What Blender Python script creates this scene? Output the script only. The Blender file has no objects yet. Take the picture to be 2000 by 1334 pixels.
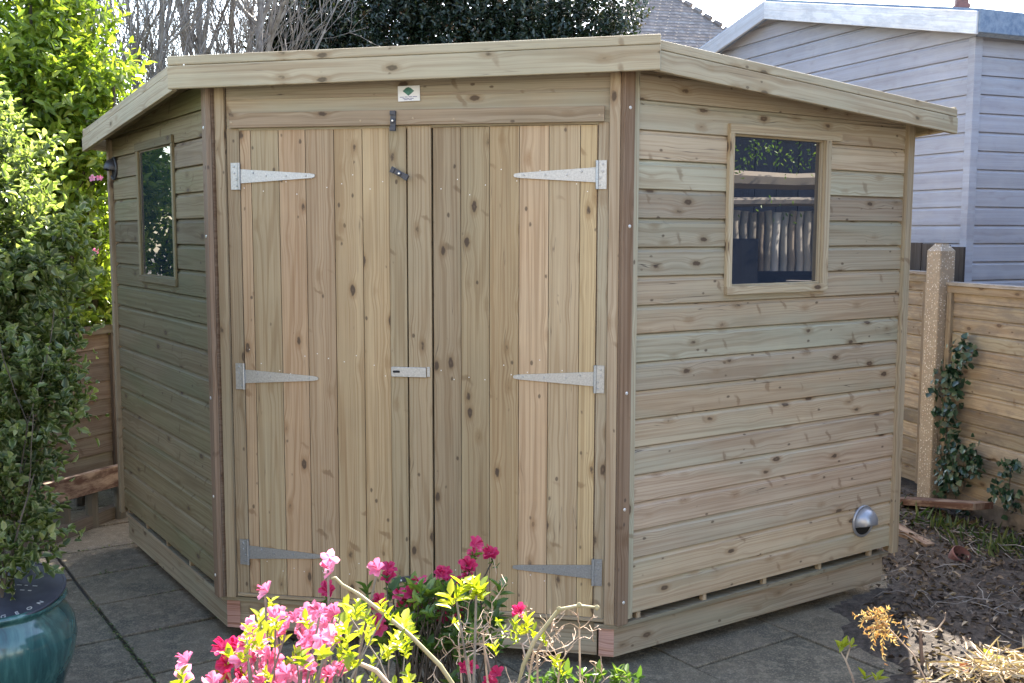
import bpy, math, random
import numpy as np
from mathutils import Vector, Matrix
random.seed(7); rng = np.random.default_rng(7)
H = math.sqrt(.5)
scene = bpy.context.scene

# ---------------------------------------------------------------- camera
F_PX, CAM, YAW, PIT, ROL = 2039.37, (1.1578, -3.9309, 1.6990), -0.18951, 0.10324, 0.00271
fw = Vector((math.sin(YAW)*math.cos(PIT), math.cos(YAW)*math.cos(PIT), -math.sin(PIT)))
r0 = Vector((math.cos(YAW), -math.sin(YAW), 0)); u0 = r0.cross(fw)
RI = r0*math.cos(ROL) + u0*math.sin(ROL); UP = -r0*math.sin(ROL) + u0*math.cos(ROL)
CAM = Vector(CAM)
cd = bpy.data.cameras.new('camera'); cam = bpy.data.objects.new('camera', cd)
scene.collection.objects.link(cam); scene.camera = cam
cam.matrix_world = Matrix.Translation(CAM) @ Matrix((RI, UP, -fw)).transposed().to_4x4()
cd.sensor_width = 36; cd.lens = F_PX/2000*36; cd.clip_start = .05; cd.clip_end = 600

# ---------------------------------------------------------------- sky, sun, exposure
SUN_EL, SUN_AZ = math.radians(42), math.radians(6)          # azimuth from +Y towards +X
w = bpy.data.worlds.new('World'); scene.world = w; w.use_nodes = True
nt = w.node_tree; bg = nt.nodes['Background']
sky = nt.nodes.new('ShaderNodeTexSky'); sky.sky_type = 'NISHITA'; sky.sun_disc = False
sky.sun_elevation = SUN_EL; sky.sun_rotation = SUN_AZ; sky.air_density = 1.0; sky.dust_density = 1.5; sky.ozone_density = 1.0
nt.links.new(sky.outputs[0], bg.inputs[0]); bg.inputs[1].default_value = .15
sd = bpy.data.lights.new('sun', 'SUN'); sd.energy = 5.0; sd.angle = math.radians(.5); sd.color = (1, .95, .87)
sun = bpy.data.objects.new('sun', sd); scene.collection.objects.link(sun)
sdir = Vector((math.sin(SUN_AZ)*math.cos(SUN_EL), math.cos(SUN_AZ)*math.cos(SUN_EL), math.sin(SUN_EL)))
sun.rotation_euler = sdir.to_track_quat('Z', 'Y').to_euler(); sun.location = (3, 6, 8)
vs = scene.view_settings; vs.view_transform = 'Standard'; vs.look = 'None'; vs.gamma = 1; vs.exposure = 2.52
vs.use_white_balance = True; vs.white_balance_temperature = 6850; vs.white_balance_tint = 10

# ---------------------------------------------------------------- measuring helpers (photo pixel -> point on a plane in the place)
def ray(px, py): return fw + RI*((px-1000)/F_PX) - UP*((py-667)/F_PX)
def on_plane(px, py, n, p0):
    d = ray(px, py); n = Vector(n); return CAM + d*((Vector(p0)-CAM).dot(n)/d.dot(n))
def at_depth(px, py, dist): return CAM + ray(px, py)*dist

# ---------------------------------------------------------------- node helpers
def new_mat(name):
    m = bpy.data.materials.new(name); m.use_nodes = True; nt = m.node_tree
    return m, nt, nt.nodes['Principled BSDF']
class NG:
    def __init__(s, nt): s.nt = nt
    def _in(s, sock, v):
        if v is None: return
        if isinstance(v, bpy.types.NodeSocket): s.nt.links.new(v, sock)
        elif isinstance(v, (tuple, list)) and len(v) == 3 and sock.type == 'RGBA': sock.default_value = (*v, 1)
        else: sock.default_value = v
    def math(s, op, a, b=None, c=None, clamp=False):
        n = s.nt.nodes.new('ShaderNodeMath'); n.operation = op; n.use_clamp = clamp
        for i, v in enumerate((a, b, c)): s._in(n.inputs[i], v)
        return n.outputs[0]
    def comb(s, x, y, z=0.0):
        n = s.nt.nodes.new('ShaderNodeCombineXYZ')
        for i, v in enumerate((x, y, z)): s._in(n.inputs[i], v)
        return n.outputs[0]
    def sep(s, v):
        n = s.nt.nodes.new('ShaderNodeSeparateXYZ'); s._in(n.inputs[0], v); return n.outputs
    def noise(s, vec, scale=1.0, detail=2.0, rough=.5, dist=0.0, color=False):
        n = s.nt.nodes.new('ShaderNodeTexNoise'); s._in(n.inputs['Vector'], vec)
        n.inputs['Scale'].default_value = scale; n.inputs['Detail'].default_value = detail
        n.inputs['Roughness'].default_value = rough; n.inputs['Distortion'].default_value = dist
        return n.outputs['Color' if color else 'Fac']
    def voro(s, vec, scale=1.0, feature='F1', out='Distance', rand=1.0):
        n = s.nt.nodes.new('ShaderNodeTexVoronoi'); n.feature = feature; s._in(n.inputs['Vector'], vec)
        n.inputs['Scale'].default_value = scale; n.inputs['Randomness'].default_value = rand
        return n.outputs[out]
    def rmap(s, v, a, b, c=0.0, d=1.0, smooth=False):
        n = s.nt.nodes.new('ShaderNodeMapRange'); n.interpolation_type = 'SMOOTHSTEP' if smooth else 'LINEAR'
        s._in(n.inputs[0], v)
        for i, x in enumerate((a, b, c, d)): n.inputs[i+1].default_value = x
        return n.outputs[0]
    def mix(s, f, a, b, mode='MIX'):
        n = s.nt.nodes.new('ShaderNodeMix'); n.data_type = 'RGBA'; n.blend_type = mode
        s._in(n.inputs[0], f); s._in(n.inputs[6], a); s._in(n.inputs[7], b); return n.outputs[2]
    def ramp(s, f, stops):
        n = s.nt.nodes.new('ShaderNodeValToRGB'); s._in(n.inputs[0], f); e = n.color_ramp.elements
        while len(e) < len(stops): e.new(.5)
        for i, (p, c) in enumerate(stops): e[i].position = p; e[i].color = (*c, 1)
        return n.outputs[0]
    def attr(s, name, out='Fac'):
        n = s.nt.nodes.new('ShaderNodeAttribute'); n.attribute_name = name; return n.outputs[out]
    def uv(s):
        n = s.nt.nodes.new('ShaderNodeUVMap'); n.uv_map = 'UVMap'; return n.outputs[0]
    def pos(s):
        n = s.nt.nodes.new('ShaderNodeNewGeometry'); return n.outputs['Position']
    def obj(s):
        n = s.nt.nodes.new('ShaderNodeTexCoord'); return n.outputs['Object']
    def scalev(s, v, xyz):
        n = s.nt.nodes.new('ShaderNodeVectorMath'); n.operation = 'MULTIPLY'; s._in(n.inputs[0], v); n.inputs[1].default_value = xyz
        return n.outputs[0]
    def bump(s, h, strength=.3, dist=.01, bsdf=None):
        n = s.nt.nodes.new('ShaderNodeBump'); s._in(n.inputs['Height'], h)
        n.inputs['Strength'].default_value = strength; n.inputs['Distance'].default_value = dist
        if bsdf: s.nt.links.new(n.outputs[0], bsdf.inputs['Normal'])
        return n.outputs[0]

def wood(name, tints, grain=.35, knots=1.0, green=.25, greencol=(.27, .34, .25), knotcol=(.09, .06, .04), rough=.72,
         crack=0.0, patch=None, patch_amt=0.0, ringf=46.0, spread=.20):
    m, nt, b = new_mat(name); g = NG(nt)
    uvs = g.sep(g.uv()); bid = g.attr('bid')
    U = g.math('ADD', uvs[0], g.math('MULTIPLY', bid, 37.7)); V = g.math('ADD', uvs[1], g.math('MULTIPLY', bid, 17.9))
    zb = g.math('MULTIPLY', bid, 91.3)
    kd = g.voro(g.comb(g.math('MULTIPLY', U, 5.2), g.math('MULTIPLY', V, 11.0), zb), 1.0)
    kn = g.noise(g.comb(g.math('MULTIPLY', U, 60), g.math('MULTIPLY', V, 90), zb), 1.0, 2)
    kd2 = g.math('ADD', kd, g.math('MULTIPLY', g.math('SUBTRACT', kn, .5), .09))
    bend = g.rmap(kd, 0.02, .5, 1, 0, True)
    V2 = g.math('ADD', V, g.math('MULTIPLY', bend, .014))
    low = g.noise(g.comb(g.math('MULTIPLY', U, .15), g.math('MULTIPLY', V2, 9.5), zb), 1.0, 1.5)
    ring = g.math('SINE', g.math('MULTIPLY', low, ringf*2.4))
    ring = g.rmap(ring, .15, 1.0, 0, 1, True)
    fine = g.noise(g.comb(g.math('MULTIPLY', U, 3.5), g.math('MULTIPLY', V2, 260), zb), 1.0, 3, .6)
    streak = g.noise(g.comb(g.math('MULTIPLY', U, .38), g.math('MULTIPLY', V2, 24), zb), 1.0, 4, .62)
    wn = nt.nodes.new('ShaderNodeTexWhiteNoise'); wn.noise_dimensions = '1D'; g._in(wn.inputs['W'], bid)
    n = len(tints); base = g.ramp(wn.outputs['Value'], [((i+.5)/n, t) for i, t in enumerate(tints)])
    dark = g.mix(1.0, base, (.72, .66, .62), 'MULTIPLY')
    c = g.mix(g.rmap(streak, .35, .75, 0, .75), base, dark)
    c = g.mix(g.math('MULTIPLY', ring, grain*1.15), c, g.mix(1.0, base, (.56, .45, .36), 'MULTIPLY'))
    c = g.mix(g.rmap(fine, .35, .75, 0, grain*.8), c, g.mix(1.0, base, (.6, .55, .5), 'MULTIPLY'))
    mid = g.noise(g.comb(g.math('MULTIPLY', U, 1.6), g.math('MULTIPLY', V2, 120), zb), 1.0, 3, .65)
    c = g.mix(g.rmap(mid, .48, .70, 0, grain*1.25, True), c, g.mix(1.0, base, (.52, .42, .34), 'MULTIPLY'))
    c = g.mix(g.rmap(mid, .46, .30, 0, grain*.6, True), c, g.mix(1.0, base, (1.18, 1.15, 1.08), 'MULTIPLY'))
    if green:
        gp = g.noise(g.comb(g.math('MULTIPLY', U, 1.3), g.math('MULTIPLY', V, 6), zb), 1.0, 3)
        c = g.mix(g.rmap(gp, .46, .72, 0, green), c, greencol)
    if patch:
        pn = g.noise(g.comb(g.math('MULTIPLY', U, 5), g.math('MULTIPLY', V, 14), zb), 1.0, 5, .65)
        c = g.mix(g.rmap(pn, .45, .62, 0, patch_amt), c, patch)
    ob = g.obj(); st = g.noise(g.scalev(ob, (1.4, 1.4, 1.1)), 1, 4, .6); c = g.mix(g.rmap(st, .42, .66, 0, .38), c, g.mix(1.0, c, (.74, .70, .66), 'MULTIPLY'))
    st2 = g.noise(g.scalev(ob, (5, 5, 4)), 1, 5, .7); c = g.mix(g.rmap(st2, .5, .68, 0, .22), c, g.mix(1.0, c, (1.18, 1.14, 1.05), 'MULTIPLY'))
    if knots:
        sv = g.noise(g.comb(g.math('MULTIPLY', U, 20), g.math('MULTIPLY', V, 30), zb), 1.0, 2)
        sp = g.voro(g.comb(g.math('ADD', g.math('MULTIPLY', U, 11.0), g.math('ADD', g.math('MULTIPLY', V, 5.0), g.math('MULTIPLY', sv, .5))), g.math('MULTIPLY', V, 5.0), g.math('ADD', zb, 3.3)), 1.0)
        c = g.mix(g.rmap(sp, .07, .17, .62*knots, 0, True), c, g.mix(1.0, base, (.42, .33, .27), 'MULTIPLY'))
        pk = g.voro(g.comb(g.math('MULTIPLY', U, 9.0), g.math('MULTIPLY', V, 15.0), g.math('ADD', zb, 7.7)), 1.0); pk = g.math('ADD', pk, g.math('MULTIPLY', g.math('SUBTRACT', kn, .5), .08))
        c = g.mix(g.rmap(pk, .05, .11, .8*knots, 0, True), c, knotcol)
        halo = g.rmap(kd2, .12, .27, .6*knots, 0, True)
        c = g.mix(halo, c, g.mix(1.0, base, (.55, .45, .36), 'MULTIPLY'))
        c = g.mix(g.rmap(kd2, .08, .135, .95*knots, 0, True), c, knotcol)
        c = g.mix(g.rmap(kd2, .0, .05, .6*knots, 0, True), c, (.2, .14, .09))
    if crack:
        cn = g.noise(g.comb(g.math('MULTIPLY', U, .7), g.math('MULTIPLY', V2, 30), g.math('ADD', zb, 5.0)), 1.0, 2)
        cr = g.math('ABSOLUTE', g.math('SUBTRACT', cn, .5)); where = g.noise(g.comb(g.math('MULTIPLY', U, 1.1), g.math('MULTIPLY', V, 9), zb), 1.0, 1)
        c = g.mix(g.math('MULTIPLY', g.rmap(cr, .0, .006, crack, 0), g.rmap(where, .55, .62)), c, (.05, .035, .03))
    val = g.rmap(g.math('FRACT', g.math('MULTIPLY', bid, 7.77)), 0, 1, 1-spread, 1+spread)
    hv = nt.nodes.new('ShaderNodeHueSaturation'); g._in(hv.inputs['Value'], val); g._in(hv.inputs['Color'], c)
    nt.links.new(hv.outputs[0], b.inputs['Base Color']); b.inputs['Roughness'].default_value = rough
    b.inputs['Specular IOR Level'].default_value = .3
    hgt = g.math('ADD', g.math('MULTIPLY', fine, .6), g.math('MULTIPLY', g.math('SUBTRACT', 1.0, ring), .4))
    g.bump(hgt, .25, .0015, b)
    return m

TAN = [(.50, .40, .255), (.44, .37, .255), (.53, .41, .26), (.42, .39, .275), (.50, .37, .25)]
M = {}
M['door'] = wood('planed_pine', [(.54, .40, .23), (.43, .335, .215), (.55, .41, .225), (.39, .325, .22), (.49, .35, .22)], grain=.42, green=.10, crack=.5)
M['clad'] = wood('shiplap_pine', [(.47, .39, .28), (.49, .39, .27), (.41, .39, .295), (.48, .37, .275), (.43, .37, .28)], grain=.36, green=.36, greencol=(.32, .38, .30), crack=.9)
M['clad_left'] = wood('shiplap_pine_shade_tint', [(.235, .20, .115), (.255, .21, .13), (.21, .195, .11), (.25, .20, .135)], grain=.4, green=.4, greencol=(.105, .135, .06))  # same pine as clad; shade of the left side put into darker tints
M['fascia'] = wood('fascia_pine', [(.50, .42, .285), (.47, .41, .285), (.50, .435, .305)], grain=.4, green=.2, greencol=(.36, .44, .34), knotcol=(.12, .09, .055), crack=.4)
M['post'] = wood('brown_stained_pine', [(.22, .15, .105), (.26, .18, .12), (.21, .15, .11)], grain=.5, green=.2, greencol=(.2, .2, .16), knotcol=(.07, .05, .04))
M['pale'] = wood('pale_window_trim', [(.55, .47, .33), (.52, .45, .32)], grain=.4, green=.1)
M['trim'] = wood('trim_pine', [(.43, .345, .23), (.39, .325, .23), (.45, .35, .24)], grain=.45, green=.15)
M['bearer'] = wood('bearer_pine', [(.32, .28, .20), (.34, .29, .21), (.33, .27, .20)], grain=.5, green=.35, greencol=(.24, .27, .20))
M['endgrain'] = wood('pink_end_grain', [(.48, .28, .23), (.50, .31, .26)], grain=.9, green=0, knots=0, ringf=20)
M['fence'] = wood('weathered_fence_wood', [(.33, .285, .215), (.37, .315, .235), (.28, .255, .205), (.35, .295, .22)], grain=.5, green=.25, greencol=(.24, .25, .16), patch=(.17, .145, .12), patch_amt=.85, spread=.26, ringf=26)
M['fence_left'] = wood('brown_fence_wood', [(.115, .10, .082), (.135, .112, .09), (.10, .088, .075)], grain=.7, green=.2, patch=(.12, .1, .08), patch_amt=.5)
M['oldred'] = wood('flaking_red_brown_wood', [(.10, .055, .04), (.12, .062, .045)], grain=.5, green=0, patch=(.34, .26, .19), patch_amt=.75)
M['grey'] = wood('silver_grey_wood', [(.42, .41, .39), (.48, .46, .42), (.36, .35, .34), (.52, .49, .44)], grain=.8, green=.1, patch=(.12, .11, .1), patch_amt=.5, crack=.8)
M['bluewood'] = wood('blue_black_stained_wood', [(.014, .022, .042), (.02, .03, .055)], grain=.5, green=0, knots=0)
M['darkwood'] = wood('dark_weathered_wood', [(.05, .045, .045), (.07, .06, .055)], grain=.6, green=0)
M['purple'] = wood('lilac_painted_wood', [(.41, .415, .475), (.43, .43, .48), (.395, .405, .46)], grain=.10, knots=.15, green=.0, patch=(.47, .45, .46), patch_amt=.28, knotcol=(.2, .18, .2), spread=.05)
M['barge'] = wood('blue_grey_painted_wood', [(.32, .37, .47)], grain=.2, knots=.2, green=0, patch=(.46, .47, .5), patch_amt=.55, knotcol=(.2, .18, .2), spread=.04)

def simple(name, col, rough=.6, metal=0.0, col2=None, scale=8.0, thr=(.4, .65), bump=0.0, bscale=60.0, spec=.5, detail=5, coat=0):
    m, nt, b = new_mat(name); g = NG(nt); p = g.obj()
    if col2:
        nt.links.new(g.mix(g.rmap(g.noise(p, scale, detail, .6), thr[0], thr[1]), col, col2), b.inputs['Base Color'])
    else: b.inputs['Base Color'].default_value = (*col, 1)
    b.inputs['Roughness'].default_value = rough; b.inputs['Metallic'].default_value = metal
    b.inputs['Specular IOR Level'].default_value = spec; b.inputs['Coat Weight'].default_value = coat
    if bump: g.bump(g.noise(p, bscale, 4, .6), bump, .004, b)
    return m
M['galv'] = simple('galvanised_steel', (.46, .48, .50), .42, .8, (.34, .36, .385), 160, (.35, .65), .15, 300)
M['screw'] = simple('bright_screw', (.8, .8, .78), .35, .6)
M['plastic'] = simple('black_plastic', (.03, .035, .05), .4, 0, (.05, .055, .07), 20)
M['silver'] = simple('silver_plastic', (.34, .35, .38), .33, .55)
M['blackvent'] = simple('dark_grey_plastic', (.035, .036, .042), .4)
M['hole'] = simple('interior_shade', (.012, .012, .014), .9)  # near-black colour stands in for shade inside gaps and openings
M['white'] = simple('white_plate', (.72, .73, .74), .4)
M['ink'] = simple('blue_grey_ink', (.12, .12, .26), .6)
M['green_ink'] = simple('green_ink', (.012, .10, .07), .5, 0, (.05, .2, .15), 60)
M['felt'] = simple('green_grey_roof_felt', (.09, .10, .09), .95, 0, (.05, .055, .05), 90, (.4, .6), .4, 300)
M['soilpot'] = simple('potting_soil', (.03, .022, .015), .95, 0, (.06, .045, .03), 60, (.4, .6), .8, 90)
M['slate'] = simple('dark_slate', (.035, .038, .055), .5, 0, (.05, .055, .075), 15, (.4, .6), .1, 60)
M['chalk'] = simple('engraved_letter', (.45, .47, .47), .7)
M['bark'] = simple('grey_bark', (.26, .235, .21), .7, 0, (.12, .10, .085), 14, (.4, .65), .6, 60)
M['darkbark'] = simple('dark_bark', (.06, .05, .04), .9, 0, (.11, .09, .07), 20)
M['twig'] = simple('pale_twig', (.50, .38, .27), .7, 0, (.30, .20, .14), 30)
M['cane'] = simple('green_brown_cane', (.30, .26, .13), .6, 0, (.40, .33, .2), 20)
M['brick'] = simple('red_clay', (.20, .09, .08), .8, 0, (.13, .07, .07), 20)

m, nt, b = new_mat('window_glass'); M['glass'] = m                      # opaque mirror glazing: the unlit room's darkness is put into the base colour
b.inputs['Base Color'].default_value = (.012, .02, .035, 1); b.inputs['Roughness'].default_value = .01; b.inputs['IOR'].default_value = 3.2

m, nt, b = new_mat('turquoise_glaze'); g = NG(nt); M['glaze'] = m
p = g.obj(); n1 = g.noise(g.scalev(p, (9, 9, 3.5)), 1, 6, .65, 1.2)
c = g.ramp(n1, [(.3, (.016, .045, .05)), (.48, (.03, .10, .10)), (.62, (.07, .18, .165)), (.76, (.2, .32, .28))])
nt.links.new(c, b.inputs['Base Color']); b.inputs['Roughness'].default_value = .16; b.inputs['Coat Weight'].default_value = .6; b.inputs['Coat Roughness'].default_value = .05
g.bump(n1, .25, .004, b)

m, nt, b = new_mat('pebbled_concrete'); g = NG(nt); M['concpost'] = m
p = g.obj(); vd = g.voro(p, 95); vc = g.voro(p, 95, out='Color'); sel = g.rmap(g.sep(vc)[0], .55, .7)
spot = g.math('MULTIPLY', g.rmap(vd, .28, .5, 1, 0), sel)
cc = g.mix(spot, g.mix(g.noise(p, 18, 4), (.24, .19, .14), (.34, .29, .22)), g.ramp(g.sep(vc)[1], [(0, (.42, .30, .18)), (.5, (.55, .50, .42)), (1, (.75, .72, .66))]))
nt.links.new(cc, b.inputs['Base Color']); b.inputs['Roughness'].default_value = .85; g.bump(g.math('ADD', spot, g.noise(p, 200, 3)), .6, .004, b)

m, nt, b = new_mat('worn_paving'); g = NG(nt); M['paving'] = m
p = g.obj(); bid = g.attr('bid')
base = g.ramp(bid, [(0, (.12, .112, .09)), (.35, (.14, .118, .10)), (.7, (.10, .098, .085)), (1, (.155, .138, .11))])
n1 = g.noise(p, 3.5, 6, .65); n2 = g.noise(p, 130, 3, .7); n3 = g.noise(p, 22, 5, .7)
n4 = g.noise(p, 1.3, 4, .6); c = g.mix(g.rmap(n1, .40, .60, 0, .85), base, (.05, .053, .045)); c = g.mix(g.rmap(n4, .45, .7, 0, .45), c, (.17, .14, .105)); c = g.mix(g.rmap(n3, .5, .62, 0, .55), c, (.22, .205, .175)); c = g.mix(g.rmap(n2, .52, .66, 0, .6), c, (.30, .28, .245)); c = g.mix(g.rmap(n2, .30, .42, .6, 0), c, (.04, .04, .04)); c = g.mix(1.0, c, (1.12, 1.0, .82), 'MULTIPLY')
nt.links.new(c, b.inputs['Base Color']); b.inputs['Roughness'].default_value = .88; g.bump(g.math('ADD', n2, n3), .5, .004, b)

m, nt, b = new_mat('dark_soil'); g = NG(nt); M['soil'] = m
p = g.obj(); c = g.mix(g.rmap(g.noise(p, 30, 6, .7), .4, .65), (.045, .036, .03), (.13, .105, .085)); c = g.mix(g.rmap(g.noise(p, 140, 3, .7), .6, .7), c, (.2, .16, .12))
nt.links.new(c, b.inputs['Base Color']); b.inputs['Roughness'].default_value = .95; g.bump(g.noise(p, 70, 6, .75), 1.0, .02, b)
m, nt, b = new_mat('earthy_ground'); g = NG(nt); M['lawn'] = m
p = g.obj(); c = g.mix(g.rmap(g.noise(p, 3, 6, .7), .35, .65), (.05, .042, .032), (.08, .07, .055)); nt.links.new(c, b.inputs['Base Color']); b.inputs['Roughness'].default_value = .95

def leafmat(name, stops, trans=.45, transcol=None, rough=.4, edge=None):
    m, nt, b = new_mat(name); g = NG(nt); bid = g.attr('bid')
    c = g.ramp(bid, stops)
    if edge:
        uv = g.sep(g.uv()); e = g.math('ABSOLUTE', uv[0]); c = g.mix(g.rmap(e, .55, .95, 0, .8), c, edge)
    nt.links.new(c, b.inputs['Base Color']); b.inputs['Roughness'].default_value = rough; b.inputs['Specular IOR Level'].default_value = .5
    if trans:
        t = nt.nodes.new('ShaderNodeBsdfTranslucent'); tc = g.mix(1.0, c, transcol or (1.5, 1.6, .7), 'MULTIPLY'); nt.links.new(tc, t.inputs[0])
        ms = nt.nodes.new('ShaderNodeMixShader'); ms.inputs[0].default_value = trans
        out = nt.nodes['Material Output']; nt.links.new(b.outputs[0], ms.inputs[1]); nt.links.new(t.outputs[0], ms.inputs[2]); nt.links.new(ms.outputs[0], out.inputs[0])
    return m
M['pitto'] = leafmat('pale_edged_leaf', [(0, (.03, .05, .018)), (.45, (.07, .105, .03)), (.8, (.16, .21, .07)), (1, (.36, .38, .16))], .5, edge=(.36, .39, .24), rough=.3)
M['bright'] = leafmat('bright_green_leaf', [(0, (.07, .12, .02)), (.45, (.16, .23, .035)), (1, (.33, .37, .07))], .55, (1.3, 1.4, .6), .3)
M['hedge'] = leafmat('dark_evergreen_leaf', [(0, (.012, .022, .012)), (.6, (.02, .035, .018)), (.88, (.04, .05, .025)), (1, (.10, .06, .03))], .12, rough=.22)
M['ivy'] = leafmat('ivy_leaf', [(0, (.012, .035, .022)), (.7, (.02, .055, .035)), (1, (.05, .10, .055))], .15, rough=.3)
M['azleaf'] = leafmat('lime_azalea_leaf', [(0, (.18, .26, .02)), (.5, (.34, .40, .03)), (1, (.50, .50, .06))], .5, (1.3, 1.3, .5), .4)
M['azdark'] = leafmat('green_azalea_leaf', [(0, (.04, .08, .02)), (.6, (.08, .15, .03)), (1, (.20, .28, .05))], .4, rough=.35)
M['petal'] = leafmat('pink_petal', [(0, (.72, .16, .30)), (.5, (.80, .30, .45)), (1, (.85, .55, .66))], .45, (1.1, .85, 1.0), .5)
M['petal_hot'] = leafmat('cerise_petal', [(0, (.50, .02, .11)), (.6, (.64, .05, .17)), (1, (.74, .15, .30))], .45, (1.1, .8, 1.0), .5)
M['litter'] = leafmat('dead_leaf', [(0, (.03, .02, .016)), (.6, (.08, .055, .038)), (.9, (.18, .125, .08)), (1, (.38, .30, .21))], .1, rough=.8)
M['straw'] = leafmat('straw', [(0, (.25, .17, .10)), (.6, (.48, .37, .24)), (1, (.62, .52, .38))], .1, rough=.7)
M['fern'] = leafmat('dried_fern', [(0, (.35, .16, .06)), (.5, (.45, .32, .13)), (1, (.55, .45, .22))], .3, (1.2, 1, .6), .7)
M['grass'] = leafmat('grass_blade', [(0, (.04, .07, .02)), (.6, (.08, .13, .04)), (1, (.20, .2, .08))], .3)

# ---------------------------------------------------------------- mesh builder
_bid = [0.0]
def nb(): _bid[0] = (_bid[0]*1.0 + .6180339) % 1.0; return round(_bid[0], 4)
class MB:
    def __init__(s): s.v = []; s.f = []; s.uv = []; s.b = []; s.mi = []; s.mat = 0
    def face(s, pts, uvs=None, bid=0.5):
        i = len(s.v); s.v += [tuple(p) for p in pts]; s.f.append(tuple(range(i, i+len(pts))))
        s.uv += uvs if uvs else [(0, 0)]*len(pts); s.b.append(bid); s.mi.append(s.mat)
    def board(s, O, A, B, N, L, W, T, bid=None, endmat=None):
        """box: corner O, length L along A, width W along B, thickness T along N; grain runs along A"""
        O, A, B, N = map(Vector, (O, A, B, N)); bid = nb() if bid is None else bid
        def P(a, b, n): return O + A*a + B*b + N*n
        s.face([P(0,0,T), P(L,0,T), P(L,W,T), P(0,W,T)], [(0,0),(L,0),(L,W),(0,W)], bid)
        s.face([P(0,0,0), P(0,W,0), P(L,W,0), P(L,0,0)], [(0,0),(0,W),(L,W),(L,0)], bid)
        s.face([P(0,W,0), P(0,W,T), P(L,W,T), P(L,W,0)], [(0,W),(0,W+T),(L,W+T),(L,W)], bid)
        s.face([P(0,0,0), P(L,0,0), P(L,0,T), P(0,0,T)], [(0,0),(L,0),(L,T),(0,T)], bid)
        km = s.mat
        if endmat is not None: s.mat = endmat
        s.face([P(0,0,0), P(0,0,T), P(0,W,T), P(0,W,0)], [(0,0),(.0,T),(.02,T),(.02,0)] if endmat is None else [(0,0),(T,0),(T,W),(0,W)], bid)
        s.face([P(L,0,0), P(L,W,0), P(L,W,T), P(L,0,T)], [(0,0),(.02,0),(.02,T),(0,T)] if endmat is None else [(0,0),(0,W),(T,W),(T,0)], bid)
        s.mat = km
    def box(s, x0, x1, y0, y1, z0, z1, grain='x', bid=None, endmat=None):
        if grain == 'x': s.board((x0, y1, z0), (1,0,0), (0,0,1), (0,-1,0), x1-x0, z1-z0, y1-y0, bid, endmat)
        elif grain == 'z': s.board((x0, y1, z0), (0,0,1), (1,0,0), (0,-1,0), z1-z0, x1-x0, y1-y0, bid, endmat)
        else: s.board((x0, y0, z0), (0,1,0), (1,0,0), (0,0,1), y1-y0, x1-x0, z1-z0, bid, endmat)
    def tube(s, pts, radii, n=6, cap=True, bid=.5):
        pts = [Vector(p) for p in pts]; rings = []
        ref = Vector((0, 0, 1))
        base = len(s.v)
        for i, p in enumerate(pts):
            d = (pts[min(i+1, len(pts)-1)] - pts[max(i-1, 0)])
            if d.length < 1e-9: d = Vector((0, 0, 1))
            d.normalize(); rf = ref if abs(d.dot(ref)) < .95 else Vector((1, 0, 0))
            a = d.cross(rf).normalized(); c = a.cross(d)
            for k in range(n):
                t = 2*math.pi*k/n; s.v.append(tuple(p + (a*math.cos(t) + c*math.sin(t))*radii[i]))
        for i in range(len(pts)-1):
            for k in range(n):
                k2 = (k+1) % n; s.f.append((base+i*n+k, base+i*n+k2, base+(i+1)*n+k2, base+(i+1)*n+k))
                s.uv += [(0, 0)]*4; s.b.append(bid); s.mi.append(s.mat)
        if cap:
            for q in (0, len(pts)-1):
                s.f.append(tuple(base+q*n+k for k in range(n))); s.uv += [(0, 0)]*n; s.b.append(bid); s.mi.append(s.mat)
    def lathe(s, c, axis, prof, n=32, bid=.5, arc=2*math.pi):
        c = Vector(c); axis = Vector(axis).normalized(); rf = Vector((0, 0, 1)) if abs(axis.z) < .9 else Vector((1, 0, 0))
        a = axis.cross(rf).normalized(); d = a.cross(axis); base = len(s.v)
        for r, h in prof:
            for k in range(n):
                t = arc*k/n; s.v.append(tuple(c + axis*h + (a*math.cos(t) + d*math.sin(t))*r))
        for i in range(len(prof)-1):
            for k in range(n):
                k2 = (k+1) % n; s.f.append((base+i*n+k, base+i*n+k2, base+(i+1)*n+k2, base+(i+1)*n+k))
                s.uv += [(0, 0)]*4; s.b.append(bid); s.mi.append(s.mat)
    def prism(s, pts2, O, X, Y, N, T, bid=.5):
        O, X, Y, N = map(Vector, (O, X, Y, N)); P = [O + X*a + Y*b for a, b in pts2]
        s.face([p + N*T for p in P], [(a, b) for a, b in pts2], bid); s.face(list(reversed(P)), [(a, b) for a, b in reversed(pts2)], bid)
        for i in range(len(P)):
            j = (i+1) % len(P); s.face([P[i], P[j], P[j]+N*T, P[i]+N*T], [(0, 0), (.1, 0), (.1, T), (0, T)], bid)
    def dot(s, c, N, r=.005, h=.003):
        N = Vector(N); s.lathe(c, N, [(r, 0), (r, h*.5), (r*.7, h), (0.0001, h)], 8)
    def build(s, name, mats, parent=None, bevel=0.0, smooth=False, weld=False):
        me = bpy.data.meshes.new(name); me.from_pydata(s.v, [], s.f)
        mats = mats if isinstance(mats, (list, tuple)) else [mats]
        for m_ in mats: me.materials.append(m_)
        me.polygons.foreach_set('material_index', s.mi)
        uv = me.uv_layers.new(name='UVMap'); uv.data.foreach_set('uv', np.array(s.uv, dtype=np.float32).ravel())
        at = me.attributes.new('bid', 'FLOAT', 'FACE'); at.data.foreach_set('value', s.b)
        if smooth: me.polygons.foreach_set('use_smooth', [True]*len(s.f))
        me.update(); o = bpy.data.objects.new(name, me); scene.collection.objects.link(o)
        if parent: o.parent = parent
        if bevel or weld:
            wd = o.modifiers.new('weld', 'WELD'); wd.merge_threshold = .0002
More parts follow.
